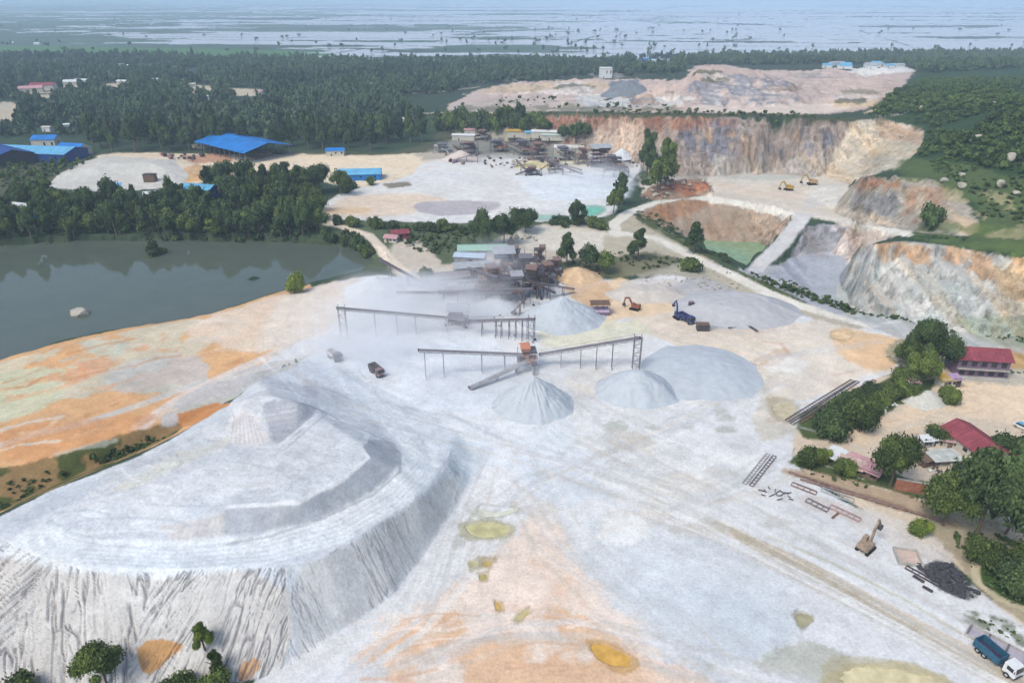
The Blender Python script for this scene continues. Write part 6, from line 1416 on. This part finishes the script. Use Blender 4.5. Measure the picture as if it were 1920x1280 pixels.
t_ = truck(706, 700, ang((700,690), (716,704)), 6.6, 'dark red and grey tipper truck on the dusty ramp, lower of the two', M('dusty_red', (150,120,126), .7, 0, .2, 1), M('dusty_dark', (104,98,104), .8, 0, .2, 1))
t_ = truck(628, 672, ang((620,662), (640,676)), 6.2, 'dust covered white tipper truck with a dark cab, upper one on the ramp', M('grey_cab', (110,112,122), .6, 0, .2, 1), M('dusty_white', (226,220,222), .8, 0, .1, 1), dusty)
truck(1285, 602, ang((1270,590), (1300,606)), 7, 'blue truck backed against the broad grey stockpile', M('navy_paint', (70,76,120), .6, 0, .15, 1), M('navy_paint'), dusty)
def excavator(px, py, rz, s, label, mat, fold=0, name='excavator'):
    x, y, z = G(px, py); root = empty(name, (x, y, z), rz, label, 'excavator'); root.scale = (s, s, s)
    for o_ in (-1.15, 1.15):
        m = MB(); m.prism([(-1.9, .15), (-1.5, 0), (1.5, 0), (1.9, .15), (2.1, .5), (1.8, .9), (-1.8, .9), (-2.1, .5)], .6); t = m.build('track', rubber, root); t.location = (0, o_, 0)
    m = MB(); m.cyl((0, 0, .8), (0, 0, 1.15), .8, 14); m.build('turntable', darkm, root)
    m = MB(); m.box(-.5, 0, 1.15, 3.4, 2.6, 1.0); m.box(-1.7, 0, 1.6, 1.2, 2.5, .9, 0, .85); m.build('house', mat, root, bevel=.06)
    m = MB(); m.box(.55, .75, 2.16, 1.5, 1.0, 1.05, 0, .88); c = m.build('cab', mat, root)
    m = MB(); m.box(1.27, .75, 2.35, .06, .8, .7); m.build('window', glass, c)
    A = Vector((1.1, -.2, 1.7)); B = Vector((2.9, -.2, 4.6)) if not fold else Vector((1.6, -.2, 5.4)); C_ = Vector((4.8, -.2, 4.0)) if not fold else Vector((2.6, -.2, 7.2)); D_ = Vector((5.1, -.2, 1.6)) if not fold else Vector((4.2, -.2, 5.0))
    m = MB(); m.beam(A, B, .45, .7); m.beam(B, C_, .42, .6); m.build('boom', mat, root)
    m = MB(); m.beam(C_+Vector((-.4, 0, .4)), D_, .35, .5); m.build('stick', mat, root)
    m = MB(); m.prism([(D_.x-.3, D_.z+.2), (D_.x+.4, D_.z), (D_.x+.3, D_.z-.9), (D_.x-.6, D_.z-1.0), (D_.x-.9, D_.z-.4)], 1.1, -.75); m.build('bucket', darkm, root)
    m = MB(); m.cyl((A.x+.3, -.2, 1.9), (B.x-.3, -.2, B.z-.9), .1, 8); m.cyl((B.x+.2, -.2, B.z+.5), (C_.x-.3, -.2, C_.z+.5), .08, 8); m.build('ram', greyroof, root)
    return root
excavator(1478, 357, math.pi+.2, 1.2, 'yellow excavator on the pit bench, left one, near the road', yellowp); excavator(1522, 347, math.pi-.1, 1.35, 'yellow excavator with an arched boom, right one, below the pale face', M('worn_yellow', (190,160,116), .6, 0, .15, 1))
excavator(1622, 1030, R(38), .95, 'rusty tan wreck of an excavator with its arm raised, standing on the grey floor', M('tan_rust', (166,146,128), .9, 0, .3, 1.5), 1, 'excavator_wreck')
excavator(1190, 580, 2.6, .9, 'brown excavator on the orange ground right of the open frame hut', M('brown_paint', (150,98,80), .8, 0, .2, 1)); excavator(1271, 597, 2.0, .85, 'dark blue excavator with a raised arm beside the broad grey stockpile', M('navy_paint'), 1)
# dark container and cabin by the grey stockpile
o = empty('container', G(1317, 618), -.05, 'dark brown container at the front edge of the broad grey stockpile', 'container'); m = MB(); m.box(0, 0, 0, 4.2, 2.6, 2.3); [m.box(-1.9+k*.38, -1.33, .1, .12, .08, 2.1) for k in range(11)]; m.build('shell', darkm, o); m = MB(); m.box(0, 0, 2.32, 4.3, 2.7, .1); m.build('lid', M('brown_sheet'), o)
o = empty('crate', G(1295, 580), .1, 'small dark box standing on the slope of the broad grey stockpile', 'box'); m = MB(); m.box(0, 0, 1.5, 1.8, 1.6, 1.5, 0, .95); m.build('shell', darkm, o); m = MB(); m.box(0, 0, 3.02, 1.9, 1.7, .1); m.build('lid', purple, o)
o = empty('container', G(283, 340), 0, 'small brown box at the right foot of the big white stockpile', 'container'); m = MB(); m.box(0, 0, 0, 7, 4, 4.5); m.build('shell', M('brown_sheet'), o); m = MB(); m.box(0, 0, 4.52, 7.3, 4.3, .2); m.build('lid', darkm, o)
# car at the right edge
x, y, z = G(1916, 803); car = empty('parked_car', (x, y, z), R(-60), 'pale blue white car at the right edge, above the dense bush', 'car'); wheels(car, (-1.3, 1.35), 1.75, .33, .22)
m = MB(); m.prism([(-2.1, .35), (2.1, .35), (2.15, .8), (1.3, .95), (-2.0, .98), (-2.15, .7)], 1.7); m.build('body', white, car, bevel=.04); m = MB(); m.prism([(-1.7, .97), (1.1, .95), (.5, 1.45), (-1.2, 1.48)], 1.5); m.build('cabin', glass, car); m = MB(); m.box(-.35, 0, 1.47, 1.7, 1.4, .05); m.build('roof', bluel, car)
for s in (-1, 1): m = MB(); m.box(2.1, s*.6, .6, .1, .35, .18); m.build('headlight', white, car)
# spout over the pointed cone
p = g3(1000, 757); sp_ = empty('discharge_spout', (p.x, p.y+.5, p.z+9.0), 0, 'grey spout hanging over the tip of the pointed cone', 'spout'); m = MB(); m.cyl((0, 0, 0), (0, 0, 3.6), .35, 10, .5); m.build('pipe', dusty, sp_); m = MB(); m.box(0, 0, 3.6, 1.6, 1.6, .5); m.build('collar', steel, sp_); m = MB(); m.beam((-.8, 0, 3.8), (-2, 6, .0), .15); m.beam((.8, 0, 3.8), (2, 6, .0), .15); m.build('strut', steel, sp_)
# ------------------------------------------------------------------ dust
def dust(px, py, z, sx, sy, sz, dens_, seed, color=(.98, .99, 1.0)):
    x, y, _ = W(px, py, z); bm = bmesh.new(); bmesh.ops.create_icosphere(bm, subdivisions=3, radius=1); me = bpy.data.meshes.new('dust_cloud'); bm.to_mesh(me); bm.free()
    m = bpy.data.materials.new('dust'); m.use_nodes = True; n = m.node_tree; L = n.links; [n.nodes.remove(q_) for q_ in list(n.nodes) if q_.type == 'BSDF_PRINCIPLED']
    v = n.nodes.new('ShaderNodeVolumePrincipled'); v.inputs['Color'].default_value = (*color, 1); v.inputs['Anisotropy'].default_value = .2
    tc = n.nodes.new('ShaderNodeTexCoord'); ln = n.nodes.new('ShaderNodeVectorMath'); ln.operation = 'LENGTH'; L.new(tc.outputs['Object'], ln.inputs[0])
    no = n.nodes.new('ShaderNodeTexNoise'); no.inputs['Scale'].default_value = 1.7; no.inputs['Detail'].default_value = 3; no.noise_dimensions = '4D'; no.inputs['W'].default_value = seed; L.new(tc.outputs['Object'], no.inputs['Vector'])
    mr = n.nodes.new('ShaderNodeMapRange'); mr.interpolation_type = 'SMOOTHSTEP'; mr.inputs[1].default_value = 1.0; mr.inputs[2].default_value = .15; mr.inputs[3].default_value = 0; mr.inputs[4].default_value = 1; L.new(ln.outputs['Value'], mr.inputs[0])
    mn2 = n.nodes.new('ShaderNodeMapRange'); mn2.inputs[1].default_value = .42; mn2.inputs[2].default_value = .68; mn2.inputs[4].default_value = dens_; L.new(no.outputs['Fac'], mn2.inputs[0])
    mu = n.nodes.new('ShaderNodeMath'); mu.operation = 'MULTIPLY'; L.new(mr.outputs[0], mu.inputs[0]); L.new(mn2.outputs[0], mu.inputs[1]); L.new(mu.outputs[0], v.inputs['Density'])
    L.new(v.outputs[0], [q_ for q_ in n.nodes if q_.type == 'OUTPUT_MATERIAL'][0].inputs['Volume'])
    me.materials.append(m); o = bpy.data.objects.new('dust_cloud', me); COL.objects.link(o); o.location = (x, y, z); o.scale = (sx, sy, sz); tag(o, kind='stuff'); return o
dust(780, 565, 5, 42, 30, 13, .28, 1.0)
dust(930, 500, 12, 20, 22, 15, .07, 3.0, (.93, .96, 1.0))
dust(700, 640, 4, 34, 22, 9, .14, 5.0)
dust(740, 610, 3, 62, 44, 8, .05, 13.0)
dust(930, 700, 4, 40, 24, 8, .07, 9.0)
dust(1120, 330, 6, 40, 24, 12, .06, 7.0)
HAZE = 0.0002
# ------------------------------------------------------------------ air
me = bpy.data.meshes.new('haze'); bm = bmesh.new()
x0, x1, y0, y1, z0, z1 = -17000, 17000, -60, 17500, -9, 0
mn = bmesh.ops.create_cube(bm, size=1)
for v in bm.verts:
    v.co = Vector((x1 if v.co.x > 0 else x0, y1 if v.co.y > 0 else y0, 135 if v.co.z > 0 else -22))
bm.to_mesh(me); bm.free()
hm = bpy.data.materials.new('haze'); hm.use_nodes = True; n = hm.node_tree
for q_ in list(n.nodes):
    if q_.type == 'BSDF_PRINCIPLED': n.nodes.remove(q_)
pv = n.nodes.new('ShaderNodeVolumePrincipled'); pv.inputs['Color'].default_value = (.62, .82, 1.0, 1); pv.inputs['Density'].default_value = HAZE
pv.inputs['Anisotropy'].default_value = 0
n.links.new(pv.outputs[0], [q_ for q_ in n.nodes if q_.type == 'OUTPUT_MATERIAL'][0].inputs['Volume'])
me.materials.append(hm); o = bpy.data.objects.new('haze', me); COL.objects.link(o); tag(o, kind='stuff')
